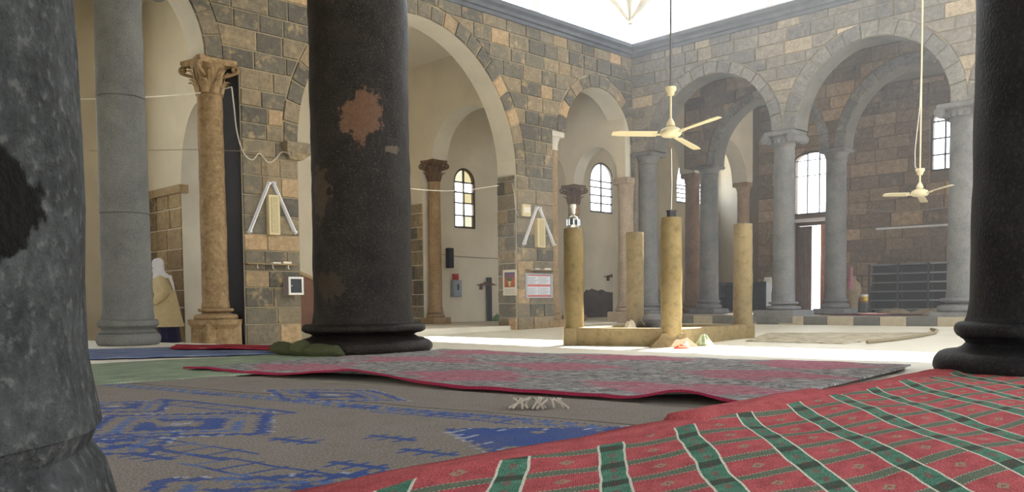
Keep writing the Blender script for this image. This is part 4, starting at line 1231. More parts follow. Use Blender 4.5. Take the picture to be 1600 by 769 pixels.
simple_thing('rope', 'grey rope curling at the right end of the worn mat', 'rope', MB().tube([Vector((p.x, p.y, court_z(p.x, p.y) + 0.03)) for p in pts], 0.025, 8), M_rope, smooth=True)

# ================================================================== CEILING FANS
M_fanw = simple('fan_cream_enamel', srgb(226, 216, 180), 0.4)
M_fand = simple('fan_rod_dark', srgb(96, 96, 98), 0.5)
def fan(label, P, R, ztop, angs, cup, darkrod):
    e = empty('ceiling_fan', P, 0, label, 'fan', 'ceiling fans')
    MB().lathe([(0.02, 0.11), (0.07, 0.10), (0.13, 0.07), (0.155, 0.03), (0.15, 0.0), (0.12, -0.03), (0.05, -0.045)], 28).build('motor', M_fanw, e, True)
    MB().lathe([(0.03, 0.10), (0.065, 0.12), (0.055, 0.16), (0.022, 0.22)], 20).build('collar', M_fanw, e, True)
    MB().lathe([(0.016, cup - .02), (0.05, cup), (0.055, cup + .04), (0.08, cup + 0.07), (0.078, cup + 0.11), (0.02, cup + 0.12)], 20).build('rod_cup', M_fanw, e, True)
    MB().tube([(0, 0, 0.18), (0, 0, cup)], 0.016, 10).build('rod', M_fanw, e, True)
    MB().tube([(0, 0, cup), (0, 0, ztop - P[2])], 0.014, 10).build('down_rod', M_fand if darkrod else M_fanw, e, True)
    for a in angs:
        M = Matrix.Rotation(math.radians(-9), 4, 'X') @ Matrix.Rotation(a, 4, 'Z')
        bl = MB()
        rings = []
        for u in range(7):
            t = u / 6.0; x = 0.20 + (R - 0.20) * t; w = 0.062 + 0.012 * t - (0.02 if u == 6 else 0)
            tw = 0.10 - 0.05 * t
            rings.append([(x, -w, -w * tw * 2.2), (x, w, w * tw * 2.2), (x, w, w * tw * 2.2 + 0.008), (x, -w, -w * tw * 2.2 + 0.008)])
        b = bl.loft(rings, M=M).build('blade', M_fanw, e)
        MB().box(0.11, 0.26, -0.022, 0.022, -0.012, 0.0, M=M).build('blade_arm', M_fanw, e)
    return e
f1 = at(1048, 210, 12.4)
fan('cream ceiling fan hanging over the stone basin', f1, 0.84, CR0, [math.radians(a) for a in (183, 52, -50)], 0.55, True)
f2 = at(1437, 304, 16.0)
fan('white ceiling fan on a long rod before the right-hand arch', f2, 0.66, CR0, [math.radians(a) for a in (178, 58, -62)], 0.36, False)
simple_thing('fan_cable', 'thin cable hanging along the rod of the right-hand fan', 'cable', MB().tube([(f2.x, f2.y, f2.z + 2.6), (f2.x - 0.02, f2.y, f2.z + 1.6), (f2.x - 0.10, f2.y, f2.z + 0.8), (f2.x - 0.09, f2.y, f2.z + 0.5), (f2.x - 0.02, f2.y, f2.z + 0.45)], 0.007, 6), M_white, smooth=True)

# ================================================================== THINGS ON THE PIERS
M_lampw = simple('lamp_housing_white', srgb(214, 216, 222), 0.35)
M_tube = simple('fluorescent_tube_off', srgb(240, 242, 246), 0.2)
def tube_lamp(label, M, p, q, group):
    """p, q local (x, z) on a wall frame"""
    d = Vector((q[0] - p[0], 0, q[1] - p[1])); L = d.length; ang = math.atan2(d.z, d.x)
    e = empty('fluorescent_lamp', (0, 0, 0), 0, label, 'lamp', group)
    e.matrix_world = M @ Matrix.Translation((p[0], 0, p[1])) @ Matrix.Rotation(-ang, 4, 'Y')
    MB().bbox(0, L, -0.055, -0.012, -0.03, 0.03, 0.006).build('housing', M_lampw, e)
    for s in (0.02, L - 0.05): MB().box(s, s + 0.03, -0.105, -0.05, -0.022, 0.022).build('lamp_holder', M_lampw, e)
    MB().tube([(0.04, -0.085, 0), (L - 0.04, -0.085, 0)], 0.014, 10).build('tube', M_tube, e, True)
    return e
def LP(px, py, off=-0.03): q = on_frame(ML, px, py, off); return (q.x, q.z)
tube_lamp('left tube lamp of the upside-down V on the first pier', ML, LP(388, 365), LP(420, 284), 'tube lamps on the piers')
tube_lamp('right tube lamp of the upside-down V on the first pier', ML, LP(425, 284), LP(461, 366), 'tube lamps on the piers')
tube_lamp('left tube lamp of the upside-down V above the notice board', ML, LP(817, 383), LP(838, 323), 'tube lamps on the piers')
tube_lamp('right tube lamp of the upside-down V above the notice board', ML, LP(841, 323), LP(865, 385), 'tube lamps on the piers')
M_spk = simple('speaker_beige', srgb(206, 192, 152), 0.6)
M_spkg = simple('speaker_grille', srgb(186, 172, 134), 0.7, var=0.2, scale=60)
def col_speaker(label, x0, x1, y0, y1):
    a = on_frame(ML, x0, y1, -0.05); b = on_frame(ML, x1, y0, -0.05)
    e = empty('column_speaker', (0, 0, 0), 0, label, 'speaker', 'beige column speakers')
    e.matrix_world = ML @ Matrix.Translation((0.5 * (a.x + b.x), 0, a.z))
    w, h = 0.5 * (b.x - a.x), b.z - a.z
    MB().bbox(-w, w, -0.12, -0.01, 0, h, 0.01).build('cabinet', M_spk, e)
    MB().bbox(-w * .6, w * .6, -0.128, -0.118, 0.04, h - 0.04, 0.004).build('grille', M_spkg, e)
col_speaker('tall beige loudspeaker inside the lamps of the first pier', 418, 434, 306, 367)
col_speaker('tall beige loudspeaker between the lamps above the notice board', 837, 849, 342, 387)
# shelves
M_shelf = simple('shelf_wood', srgb(150, 128, 92), 0.7, var=0.2, scale=8)
def shelf(label, x0, x1, py, hooks):
    a = on_frame(ML, x0, py, -0.1); b = on_frame(ML, x1, py, -0.1)
    e = empty('wall_shelf', (0, 0, 0), 0, label, 'shelf', 'shelves on the piers')
    e.matrix_world = ML @ Matrix.Translation((a.x, 0, a.z))
    L = b.x - a.x
    MB().bbox(0, L, -0.17, -0.01, -0.02, 0.0, 0.004).build('board', M_shelf, e)
    for h in hooks:
        xx = on_frame(ML, h, py, -0.1).x - a.x
        MB().tube([(xx, -0.15, -0.02), (xx, -0.15, -0.07), (xx, -0.165, -0.09), (xx, -0.18, -0.075)], 0.008, 6).build('hook', M_white, e, True)
    return a, L
a1, L1_ = shelf('thin wooden shelf with three white hooks on the first pier', 384, 463, 411, (400, 424, 448))
def book(label, lx, ly, lz, w, d, h, c, rz=0.0, cat='book', name='book', group=None):
    e = empty(name, (0, 0, 0), 0, label, cat, group); e.matrix_world = ML @ Matrix.Translation((lx, ly, lz)) @ Matrix.Rotation(rz, 4, 'Z')
    m = simple('cover_' + name + str(len(MATS)), c, 0.6)
    MB().box(-w / 2, w / 2, -d / 2, d / 2, 0, h * .15).build('cover', m, e); MB().box(-w / 2, w / 2, -d / 2, d / 2, h * .85, h).build('cover', m, e)
    MB().box(-w / 2 + .004, w / 2 - .006, -d / 2 + .006, d / 2 - .004, h * .15, h * .85).build('pages', M_white, e)
book('pale book lying flat on the hooked shelf', on_frame(ML, 431, 410, -.1).x, -0.09, a1.z, 0.16, 0.12, 0.03, srgb(200, 186, 150))
book('orange brown book lying on the right of the hooked shelf', on_frame(ML, 447, 410, -.1).x, -0.09, a1.z, 0.17, 0.13, 0.045, srgb(190, 140, 70), 0.05)
a2, L2_ = shelf('short wooden shelf above the notice board', 824, 869, 421, ())
book('grey booklet on the short shelf over the notice board', on_frame(ML, 838, 418, -.1).x, -0.09, a2.z, 0.18, 0.12, 0.03, srgb(170, 164, 150), 0.1)
book('cream papers on the right of the short shelf', on_frame(ML, 854, 418, -.1).x, -0.09, a2.z, 0.2, 0.13, 0.04, srgb(214, 204, 176), -0.1)
# glazed cabinet on the first pier
M_cabside = simple('cabinet_grey', srgb(150, 140, 140), 0.6)
M_darkpane = simple('dark_pane', srgb(58, 66, 74), 0.2)
a = on_frame(ML, 446, 461, -0.10); b = on_frame(ML, 472, 433, -0.18)
e = empty('wall_cabinet', (0, 0, 0), 0, 'small glass-fronted cabinet with white frame on the first pier', 'cabinet')
e.matrix_world = ML @ Matrix.Translation((a.x, 0, a.z)); w, h = b.x - a.x, b.z - a.z
MB().bbox(0, w, -0.20, -0.015, 0, h, 0.006).build('body', M_cabside, e)
dd = MB()
for q in ((0, w, 0, 0.035), (0, w, h - 0.035, h), (0, 0.035, 0.035, h - 0.035), (w - 0.035, w, 0.035, h - 0.035)): dd.box(q[0], q[1], -0.225, -0.2, q[2], q[3])
d_ = dd.build('door_frame', M_white, e)
MB().box(0.035, w - 0.035, -0.212, -0.205, 0.035, h - 0.035).build('pane', M_darkpane, d_)
MB().sphere((0.05, -0.232, h * .5), 0.012, 8, 6).build('knob', M_white, d_, True)
# brown wooden screen standing in the aisle behind
M_brownp = simple('brown_panel_wood', srgb(96, 58, 36), 0.6, var=0.25, scale=6)
q0 = on_frame(ML, 470, 505, 1.2); q1 = on_frame(ML, 520, 505, 1.2); zt0 = on_frame(ML, 470, 428, 1.2).z; zt1 = on_frame(ML, 520, 452, 1.2).z
e = empty('wooden_screen', (0, 0, 0), 0, 'brown wooden stair side with sloping top in the aisle behind the first pier', 'screen')
e.matrix_world = ML @ Matrix.Translation((q0.x, 1.2, 0.17)); wq = q1.x - q0.x
MB().prism([(0, 0), (wq, 0), (wq, zt1 - .17), (0, zt0 - .17)], 0, 0.04).build('panel', M_brownp, e)
MB().prism([(-0.02, zt0 - .17), (wq + .02, zt1 - .17), (wq + .02, zt1 - .11), (-0.02, zt0 - .11)], -0.02, 0.06).build('rail', M_tanc, e)
# notice board
M_paper = simple('notice_paper', srgb(214, 216, 222), 0.6, var=0.04, scale=20)
M_band = simple('notice_red_band', srgb(196, 108, 102), 0.6)
M_ink = simple('print_grey', srgb(150, 156, 168), 0.7)
M_alu = simple('aluminium_frame', srgb(176, 178, 182), 0.4, 0.3)
a = on_frame(ML, 821, 466, -0.04); b = on_frame(ML, 863, 428, -0.04)
e = empty('notice_board', (0, 0, 0), 0, 'framed timetable with red bands on the second pier', 'notice board')
e.matrix_world = ML @ Matrix.Translation((a.x, 0, a.z)); w, h = b.x - a.x, b.z - a.z
MB().box(0, w, -0.03, -0.01, 0, h).build('backing', M_paper, e)
fb = MB()
for q in ((0, w, 0, 0.03), (0, w, h - 0.03, h), (0, 0.06, 0.03, h - 0.03), (w - 0.06, w, 0.03, h - 0.03)): fb.box(q[0], q[1], -0.055, -0.025, q[2], q[3])
fb.build('frame', M_alu, e)
for z0_, z1_ in ((0.03, 0.13), (0.45, 0.56), (0.88, 0.95)): MB().box(0.06, w - 0.06, -0.034, -0.03, h * z0_ + .01, h * z1_).build('red_band', M_band, e)
for r in range(5):
    for (f0, f1_) in ((0.10, 0.46), (0.54, 0.88)):
        for base in (0.16, 0.60):
            zz = h * (base + 0.055 * r); MB().box(w * f0, w * (f0 + (f1_ - f0) * (0.7 + 0.3 * ((r * 7) % 3) / 2)), -0.0325, -0.03, zz, zz + 0.012).build('print_line', M_ink, e)
MB().box(w * .495, w * .505, -0.0335, -0.03, 0.03, h - 0.03).build('fold_line', M_ink, e)
# calendar on the jamb of the second pier
MJ = ML @ Matrix.Translation((-4.2, 0, 0)) @ Matrix.Rotation(-PI / 2, 4, 'Z')
a = on_frame(MJ, 786, 462, -0.04); b = on_frame(MJ, 807, 421, -0.04)
e = empty('wall_calendar', (0, 0, 0), 0, 'calendar with a flower vase picture on the side of the second pier', 'calendar')
e.matrix_world = MJ @ Matrix.Translation((a.x, 0, a.z)); w, h = b.x - a.x, b.z - a.z
M_cream = simple('calendar_paper', srgb(226, 222, 206), 0.7)
MB().box(0, w, -0.04, -0.033, 0, h).build('sheet', M_cream, e)
def pic_mat():
    m, nt, b_ = newmat('calendar_picture'); b_.inputs['Roughness'].default_value = 0.5
    tc = N(nt, 'ShaderNodeTexCoord'); sp = N(nt, 'ShaderNodeSeparateXYZ'); nt.links.new(tc.outputs['Generated'], sp.inputs[0])
    n = noise_n(nt, tc.outputs['Object'], 30, 3)
    r = ramp(nt, [(0.0, srgb(150, 74, 40)), (0.45, srgb(184, 92, 50)), (0.75, srgb(130, 80, 104)), (1.0, srgb(74, 84, 140))])
    nt.links.new(math_n(nt, 'ADD', sp.outputs[2], math_n(nt, 'MULTIPLY', math_n(nt, 'SUBTRACT', n, .5), .35)), r.inputs[0])
    nt.links.new(r.outputs[0], b_.inputs['Base Color']); return m
M_pic = pic_mat()
MB().box(w * .12, w * .88, -0.042, -0.0395, h * .32, h * .90).build('picture', M_pic, e)
M_vasep = simple('picture_vase', srgb(206, 196, 140), 0.6); M_leafp = simple('picture_leaves', srgb(66, 104, 52), 0.6)
vc = w * .5
MB().prism([(vc - .10 * w, h * .36), (vc + .10 * w, h * .36), (vc + .05 * w, h * .42), (vc + .13 * w, h * .55), (vc - .13 * w, h * .55), (vc - .05 * w, h * .42)], -0.0435, -0.0415).build('vase_print', M_vasep, e)
MB().prism([(vc + .2 * w * math.cos(2 * PI * k / 12), h * .62 + .07 * h * math.sin(2 * PI * k / 12)) for k in range(12)], -0.0435, -0.0415).build('leaf_print', M_leafp, e)
for r in range(3): MB().box(w * .15, w * .85, -0.041, -0.0398, h * (.08 + .07 * r), h * (.08 + .07 * r) + .01).build('print_line', M_ink, e)
MB().tube([(vc, -0.035, h), (vc, -0.02, h + .06)], 0.004, 6).build('hanging_loop', M_iron, e)
# junction box
a = on_frame(ML, 814, 338, -0.03); b = on_frame(ML, 827, 320, -0.03)
e = empty('junction_box', (0, 0, 0), 0, 'cream junction box left of the lamps above the notice board', 'box'); e.matrix_world = ML @ Matrix.Translation((a.x, 0, a.z)); w, h = b.x - a.x, b.z - a.z
MB().bbox(0, w, -0.09, -0.01, 0, h, 0.012).build('case', M_spk, e); MB().box(w * .15, w * .85, -0.095, -0.088, h * .3, h * .75).build('cover', M_cream, e)
# cables
M_cable = simple('white_cable', srgb(206, 200, 186), 0.6); M_wire = simple('grey_wire', srgb(150, 144, 130), 0.6)
def cable(label, pts, r, mat, name='cable', group=None):
    P = [Vector(p) for p in pts]; out = []
    for i in range(len(P) - 1):
        p0, p1, p2, p3 = P[max(i - 1, 0)], P[i], P[i + 1], P[min(i + 2, len(P) - 1)]
        for k in range(6):
            t = k / 6.0
            out.append(0.5 * ((2 * p1) + (p2 - p0) * t + (2 * p0 - 5 * p1 + 4 * p2 - p3) * t * t + (3 * p1 - p0 - 3 * p2 + p3) * t ** 3))
    out.append(P[-1])
    return simple_thing(name, label, 'cable', MB().tube(out, r, 6), mat, smooth=True, group=group)
def lw(px, py, off=-0.06): return ML @ on_frame(ML, px, py, off)
c_leftpt = at(225, 152, 12.9)
cable('white cable stretched from the grey column to the leafy capital', [at(120, 155, 12.9), at(170, 154, 12.95), c_leftpt, at(290, 147, 14.0), at(330, 143, 14.5), lw(362, 136, -0.16)], 0.010, M_cable)
cable('white cable hanging in loops down the first pier', [lw(362, 136, -0.16), lw(366, 170, -.12), lw(370, 205, -.10), lw(380, 238, -.06), lw(394, 250, -.06), lw(404, 240, -.06), lw(410, 244, -.06), lw(420, 254, -.06), lw(431, 248, -.06), lw(440, 238, -.1), lw(452, 240, -0.3)], 0.010, M_cable)
cable('thin wire from the leaning lamps up the first pier', [lw(422, 283), lw(418, 262), lw(411, 244)], 0.006, M_wire)
cable('taut wire across the leafy-capital arch', [at(140, 236, 14.5), at(230, 235, 14.8), at(300, 234, 15.0), lw(376, 236, -.03), lw(408, 237, -.03)], 0.006, M_wire)
cable('wire slung low across the big plastered arch', [lw(462, 240, 0.1), lw(560, 280, 0.12), lw(645, 295, 0.15), lw(715, 298, 0.15), lw(779, 290, 0.1)], 0.009, M_cable)
cable('white cable down the left of the second pier', [lw(800, 286, -.04), lw(803, 300, -.04), lw(806, 325, -.04), lw(810, 337, -.05)], 0.007, M_cable)

# ================================================================== THINGS IN THE LEFT AISLE
def bw(px, py, off=-0.02): q = on_frame(MBl, px, py, off); return q
def bthing(name, label, cat, x0, x1, y0, y1, depth, mat, bev=0.01):
    a = bw(x0, y1); b = bw(x1, y0); e = empty(name, (0, 0, 0), 0, label, cat); e.matrix_world = MBl @ Matrix.Translation((a.x, 0, a.z))
    w, h = b.x - a.x, b.z - a.z
    MB().bbox(0, w, -depth, -0.005, 0, h, bev).build('body', mat, e)
    return e, w, h
M_bluebox = simple('blue_grey_enamel', srgb(138, 152, 164), 0.5); M_bell = simple('red_enamel', srgb(180, 44, 32), 0.4)
e, w, h = bthing('wall_speaker', 'black loudspeaker fixed on the aisle wall below the amber window', 'speaker', 697, 704, 388, 419, 0.16, M_blk)
MB().box(w * .2, w * .8, -0.165, -0.158, 0.05, h - 0.05).build('grille', M_iron, e)
e, w, h = bthing('fuse_box', 'blue grey fuse box on the plastered aisle wall', 'fuse box', 705, 718, 438, 464, 0.12, M_bluebox)
MB().bbox(0.03, w - 0.03, -0.13, -0.115, 0.04, h - 0.04, 0.006).build('door', M_bluebox, e); MB().box(w * .42, w * .58, -0.14, -0.125, h * .4, h * .75).build('handle', M_iron, e)
e, w, h = bthing('alarm_bell', 'red alarm unit just above the fuse box', 'alarm', 707, 714, 428, 438, 0.10, M_bell)
MB().lathe([(0.06, 0), (0.055, 0.03), (0.02, 0.05)], 16, M=Matrix.Translation((w / 2, -0.1, h / 2)) @ Matrix.Rotation(PI / 2, 4, 'X')).build('dome', M_bell, e, True)
def bracket_shelf(label, x0, x1, py, mat):
    a = bw(x0, py); b = bw(x1, py); e = empty('bracket_shelf', (0, 0, 0), 0, label, 'shelf'); e.matrix_world = MBl @ Matrix.Translation((a.x, 0, a.z)); L = b.x - a.x
    MB().bbox(0, L, -0.22, -0.005, 0.0, 0.03, 0.005).build('board', mat, e)
    for f in (0.2, 0.8): MB().prism([(L * f - .02, 0), (L * f - .02, -.12), (L * f + .02, -.12), (L * f + .02, 0)], -0.1, -0.005).build('bracket', mat, e)
    for k in range(4):
        xx = L * (0.12 + 0.22 * k); MB().bbox(xx, xx + L * .12, -0.18, -0.06, 0.03, 0.055 + 0.02 * ((k * 5) % 3), 0.006).build('small_item', mat, e)
bracket_shelf('little bracket shelf right of the fuse box', 746, 768, 446, M_capb)
bracket_shelf('little bracket shelf above the dark bare patch of wall', 944, 968, 433, M_capb)
cable('thin conduit along the plastered aisle wall', [MBl @ Vector((bw(684, 397).x, -0.02, bw(684, 397).z)), MBl @ Vector((bw(720, 401).x, -0.02, bw(720, 401).z)), MBl @ Vector((bw(778, 404).x, -0.02, bw(778, 404).z))], 0.012, M_wire)
a = on_frame(MBl, 772, 492, -0.25); b = on_frame(MBl, 781, 434, -0.05)
simple_thing('dark_plank', 'dark plank leaning upright against the aisle wall', 'plank', MB().bbox(-0.09, 0.09, -0.03, 0.03, 0, b.z - 0.17, 0.01), M_iron, (MBl @ Vector((a.x, -0.06, 0))).to_tuple()[:2] + (0.17,), RZL)
p = MBl @ Vector((bw(768, 492).x, -0.25, 0.17)); simple_thing('green_bag', 'small green bag on the floor by the dark plank', 'bag', heap(0.14, 0.2, 21), simple('green_sack', srgb(84, 128, 84), 0.8), p)
# bare dark patch where the plaster has fallen
M_bare = simple('bare_dark_masonry', srgb(66, 54, 47), 0.95, var=0.45, scale=4, bump=0.8)
pt = []
r3 = random.Random(5)
xa, xb = bw(906, 492).x, bw(990, 492).x
top = []
for k in range(43):
    px_ = 906 + 2.05 * k
    sc_ = 9 * mnoise.noise(Vector((px_ * 0.055, 3.3, 0))) + 5 * mnoise.noise(Vector((px_ * 0.19, 7.3, 0))) + 3
    top.append((px_, 457 - sc_ - (0 if px_ > 912 else -(912 - px_) * 1.5)))
poly = [(bw(992, 492).x, 0.18), ]
poly += [(bw(px, py).x, bw(px, py).z) for px, py in reversed(top)] + [(bw(906, 492).x, 0.18)]
poly = poly[::-1]
o = MB().prism(poly[::-1][::-1], -0.012, 0.0).build('bare_patch', M_bare, wbl); o['label'] = 'dark bare masonry where plaster has fallen'
# framed picture between the columns at far left
e = empty('framed_picture', (0, 0, 0), 0, 'small framed picture on the wall behind the ochre column', 'picture')
a = bw(307, 467); b = bw(320, 434); e.matrix_world = MBl @ Matrix.Translation((a.x, 0, a.z)); w, h = b.x - a.x, b.z - a.z
MB().box(0, w, -0.03, -0.005, 0, h).build('frame', M_capb, e); MB().box(0.04, w - .04, -0.034, -0.028, 0.04, h - .04).build('picture', simple('faded_print', srgb(150, 136, 100), 0.6, var=0.4, scale=8), e)

# ================================================================== THINGS IN THE RIGHT PORTICO
# metal shelving laid against the back wall
M_rack = simple('rack_steel', srgb(78, 80, 84), 0.45, 0.2); M_rackm = simple('rack_shelf_edge', srgb(128, 130, 132), 0.4, 0.2); M_rackd = simple('rack_back', srgb(52, 52, 54), 0.6); M_rackl = simple('rack_edge_light', srgb(168, 170, 168), 0.4, 0.2)
yy = BO - 0.55
def RP(px, py, off): return on_frame(MR, px, py, off)
g0 = RP(1357, 487, yy); g1 = RP(1500, 487, yy); top0 = RP(1365, 416, yy).z; top1 = RP(1484, 408, yy).z
e = empty('metal_shelving', (0, 0, 0), 0, 'row of dark metal shelves leaning on the back wall of the portico', 'shelving'); e.matrix_world = MR @ Matrix.Translation((g0.x, yy, RSTEP))
L = g1.x - g0.x; Hs = 0.5 * (top0 + top1) - RSTEP
for k in range(4):
    xx = L * k / 3
    for yo in (0.0, 0.3): MB().bbox(xx - 0.025, xx + 0.025, yo - 0.02, yo + 0.02, 0, Hs + 0.02, 0.004).build('upright', M_rack, e)
for k in range(3):
    xa_, xb_ = L * k / 3 + 0.03, L * (k + 1) / 3 - 0.03
    for r in range(6):
        zz = 0.06 + (Hs - 0.08) * r / 5
        MB().bbox(xa_, xb_, -0.02, 0.32, zz, zz + 0.035, 0.004).build('shelf_board', M_rackl if k == 2 else M_rackm, e)
    MB().box(xa_, xb_, 0.31, 0.325, 0.04, Hs).build('back_sheet', M_rackd, e)
# clay jar with a cloth
M_clay = column_stone('clay', srgb(134, 116, 92), srgb(164, 146, 118), None, 5.0, 0.8, 0.3, 30.0)
p = RP(1331, 484, BO - 0.9); pw = MR @ Vector((p.x, BO - 0.9, RSTEP))
e = empty('clay_jar', pw, 0, 'big-bellied clay water jar beside the inner column', 'jar')
MB().lathe([(0.10, 0), (0.14, 0.03), (0.15, 0.3), (0.16, 0.36), (0.20, 0.45), (0.235, 0.6), (0.21, 0.76), (0.12, 0.86), (0.085, 0.92), (0.10, 0.97)], 28, jit=0.006).build('body', M_clay, e, True)
for s in (-1, 1): MB().tube([(s * .09, 0, .93), (s * .17, 0, .92), (s * .21, 0, .80), (s * .20, 0, .74)], 0.018, 8).build('handle', M_clay, e, True)
M_pinkcl = simple('pink_cloth', srgb(170, 110, 120), 0.9, var=0.3, scale=12)
rings = [[(0.07 * (1 - .4 * k / 6) * math.cos(2 * PI * j / 12) * (1 + .3 * mnoise.noise(Vector((j, k, 0.5)))) - 0.03, -.02 + 0.05 * math.sin(2 * PI * j / 12), 0.62 + k * 0.1) for j in range(12)] for k in range(7)]
o = simple_thing('hanging_cloth', 'pinkish cloth draped over the clay jar', 'cloth', MB().loft(rings), M_pinkcl, pw + Vector((-0.09, -0.20, 0)), smooth=True)
# yellow tin on a block
p = RP(1350, 484, BO - 0.75); pw = MR @ Vector((p.x, BO - 0.75, RSTEP))
M_yel = simple('tin_yellow', srgb(214, 178, 50), 0.4); M_dkred = simple('tin_dark_red', srgb(120, 40, 30), 0.4)
simple_thing('plinth_block', 'dark block under the yellow tin', 'block', MB().bbox(-0.11, 0.11, -0.11, 0.11, 0, 0.26, 0.015), M_rack, pw, RZR)
e = empty('yellow_tin', pw + Vector((0, 0, 0.26)), RZR, 'yellow tin with white lid beside the metal shelving', 'tin')
MB().lathe([(0.095, 0), (0.1, 0.01), (0.1, 0.17)], 20).build('can', M_yel, e, True); MB().lathe([(0.102, 0.165), (0.102, 0.22), (0.05, 0.225)], 20).build('lid', M_white, e, True)
MB().lathe([(0.1015, 0.012), (0.1015, 0.05)], 20, caps=False).build('label_band', M_dkred, e, True); MB().box(-0.03, 0.02, -0.104, -0.09, 0.07, 0.13).build('label_mark', M_dkred, e)
# long tube lamp and wires on the back wall
pa = RP(1369, 358, BO - 0.03); pb = RP(1520, 349, BO - 0.03)
tube_lamp('long tube lamp on the dark back wall above the shelving', MBk, (pa.x, pa.z), (pb.x, pb.z), None)
def rbw(px, py, off=-0.03): return MBk @ on_frame(MBk, px, py, off)
cable('sagging wire above the long tube lamp', [rbw(1310, 325), rbw(1360, 329), rbw(1420, 330), rbw(1490, 323)], 0.010, M_wire)
cable('looped wires on the wall left of the door', [rbw(1190, 330), rbw(1196, 360), rbw(1192, 380), rbw(1200, 372), rbw(1204, 350)], 0.008, M_wire)
a = on_frame(MBk, 1195, 457, -0.03); b = on_frame(MBk, 1206, 433, -0.03)
e = empty('switch_box', (0, 0, 0), 0, 'white switch box on the wall left of the door', 'box'); e.matrix_world = MBk @ Matrix.Translation((a.x, 0, a.z)); w, h = b.x - a.x, b.z - a.z
MB().bbox(0, w, -0.08, -0.02, 0, h, 0.01).build('case', M_white, e); MB().box(w * .3, w * .7, -0.085, -0.078, h * .3, h * .6).build('switch', M_iron, e)
# dark rack behind the inner column and a small ladder
e = empty('dark_rack', (0, 0, 0), 0, 'low dark slatted rack behind the right pillar of the basin', 'rack')
a = RP(1128, 484, 4.6); b = RP(1200, 440, 4.6); e.matrix_world = MR @ Matrix.Translation((a.x, 4.6, RSTEP)); w, h = b.x - a.x, b.z - RSTEP
for xx in (0, w): MB().bbox(xx - .03, xx + .03, -.15, .15, 0, h, 0.006).build('side', M_rack, e)
for r in range(5): MB().bbox(0.03, w - .03, -.15, .15, .05 + (h - .1) * r / 4, .08 + (h - .1) * r / 4, 0.004).build('slat', M_rack, e)
MB().box(0.03, w - .03, .13, .15, 0.05, h).build('back', M_rack, e)
e = empty('small_ladder', (0, 0, 0), 0, 'small metal ladder standing behind the front pillar', 'ladder')
a = RP(1026, 492, 2.0); b = RP(1038, 448, 2.0); e.matrix_world = MR @ Matrix.Translation((a.x, 2.0, RSTEP)); w, h = max(0.3, b.x - a.x), b.z - RSTEP
for xx in (0, w): MB().bbox(xx - .02, xx + .02, -.02, .02, 0, h, 0.004).build('rail', M_rack, e)
for r in range(5): MB().tube([(0, 0, .12 + (h - .2) * r / 4), (w, 0, .12 + (h - .2) * r / 4)], 0.014, 8).build('rung', M_rackl, e)
# rug and debris on the portico floor
M_rugd = stripes('dark_portico_rug', [(0.3, srgb(70, 36, 40)), (0.6, srgb(110, 60, 62)), (0.75, srgb(140, 110, 100))], 4.0)
q = MR @ Vector((4.7, 0.75, 0)); carpet('portico_rug', 'narrow dark red rug on the step before the open door', (q.x, q.y), (S2, -S2), (S2, S2), 2.2, 1.4, RSTEP, M_rugd, ripple=0.012, seed=9)
M_deb = simple('debris_grey', srgb(130, 118, 96), 0.95, var=0.3, scale=9, bump=0.4)
for k, (xx, y_, r_, h_, lab) in enumerate(((5.2, 3.6, 0.28, 0.12, 'grey rag heap at the foot of the clay jar'), (6.9, 1.2, 0.4, 0.14, 'grey sacking heap in front of the metal shelving'))):
    q = MR @ Vector((xx, y_, RSTEP)); simple_thing('rag_heap', lab, 'cloth', heap(r_, h_, 30 + k, sx=1.5), M_deb, q, RZR)

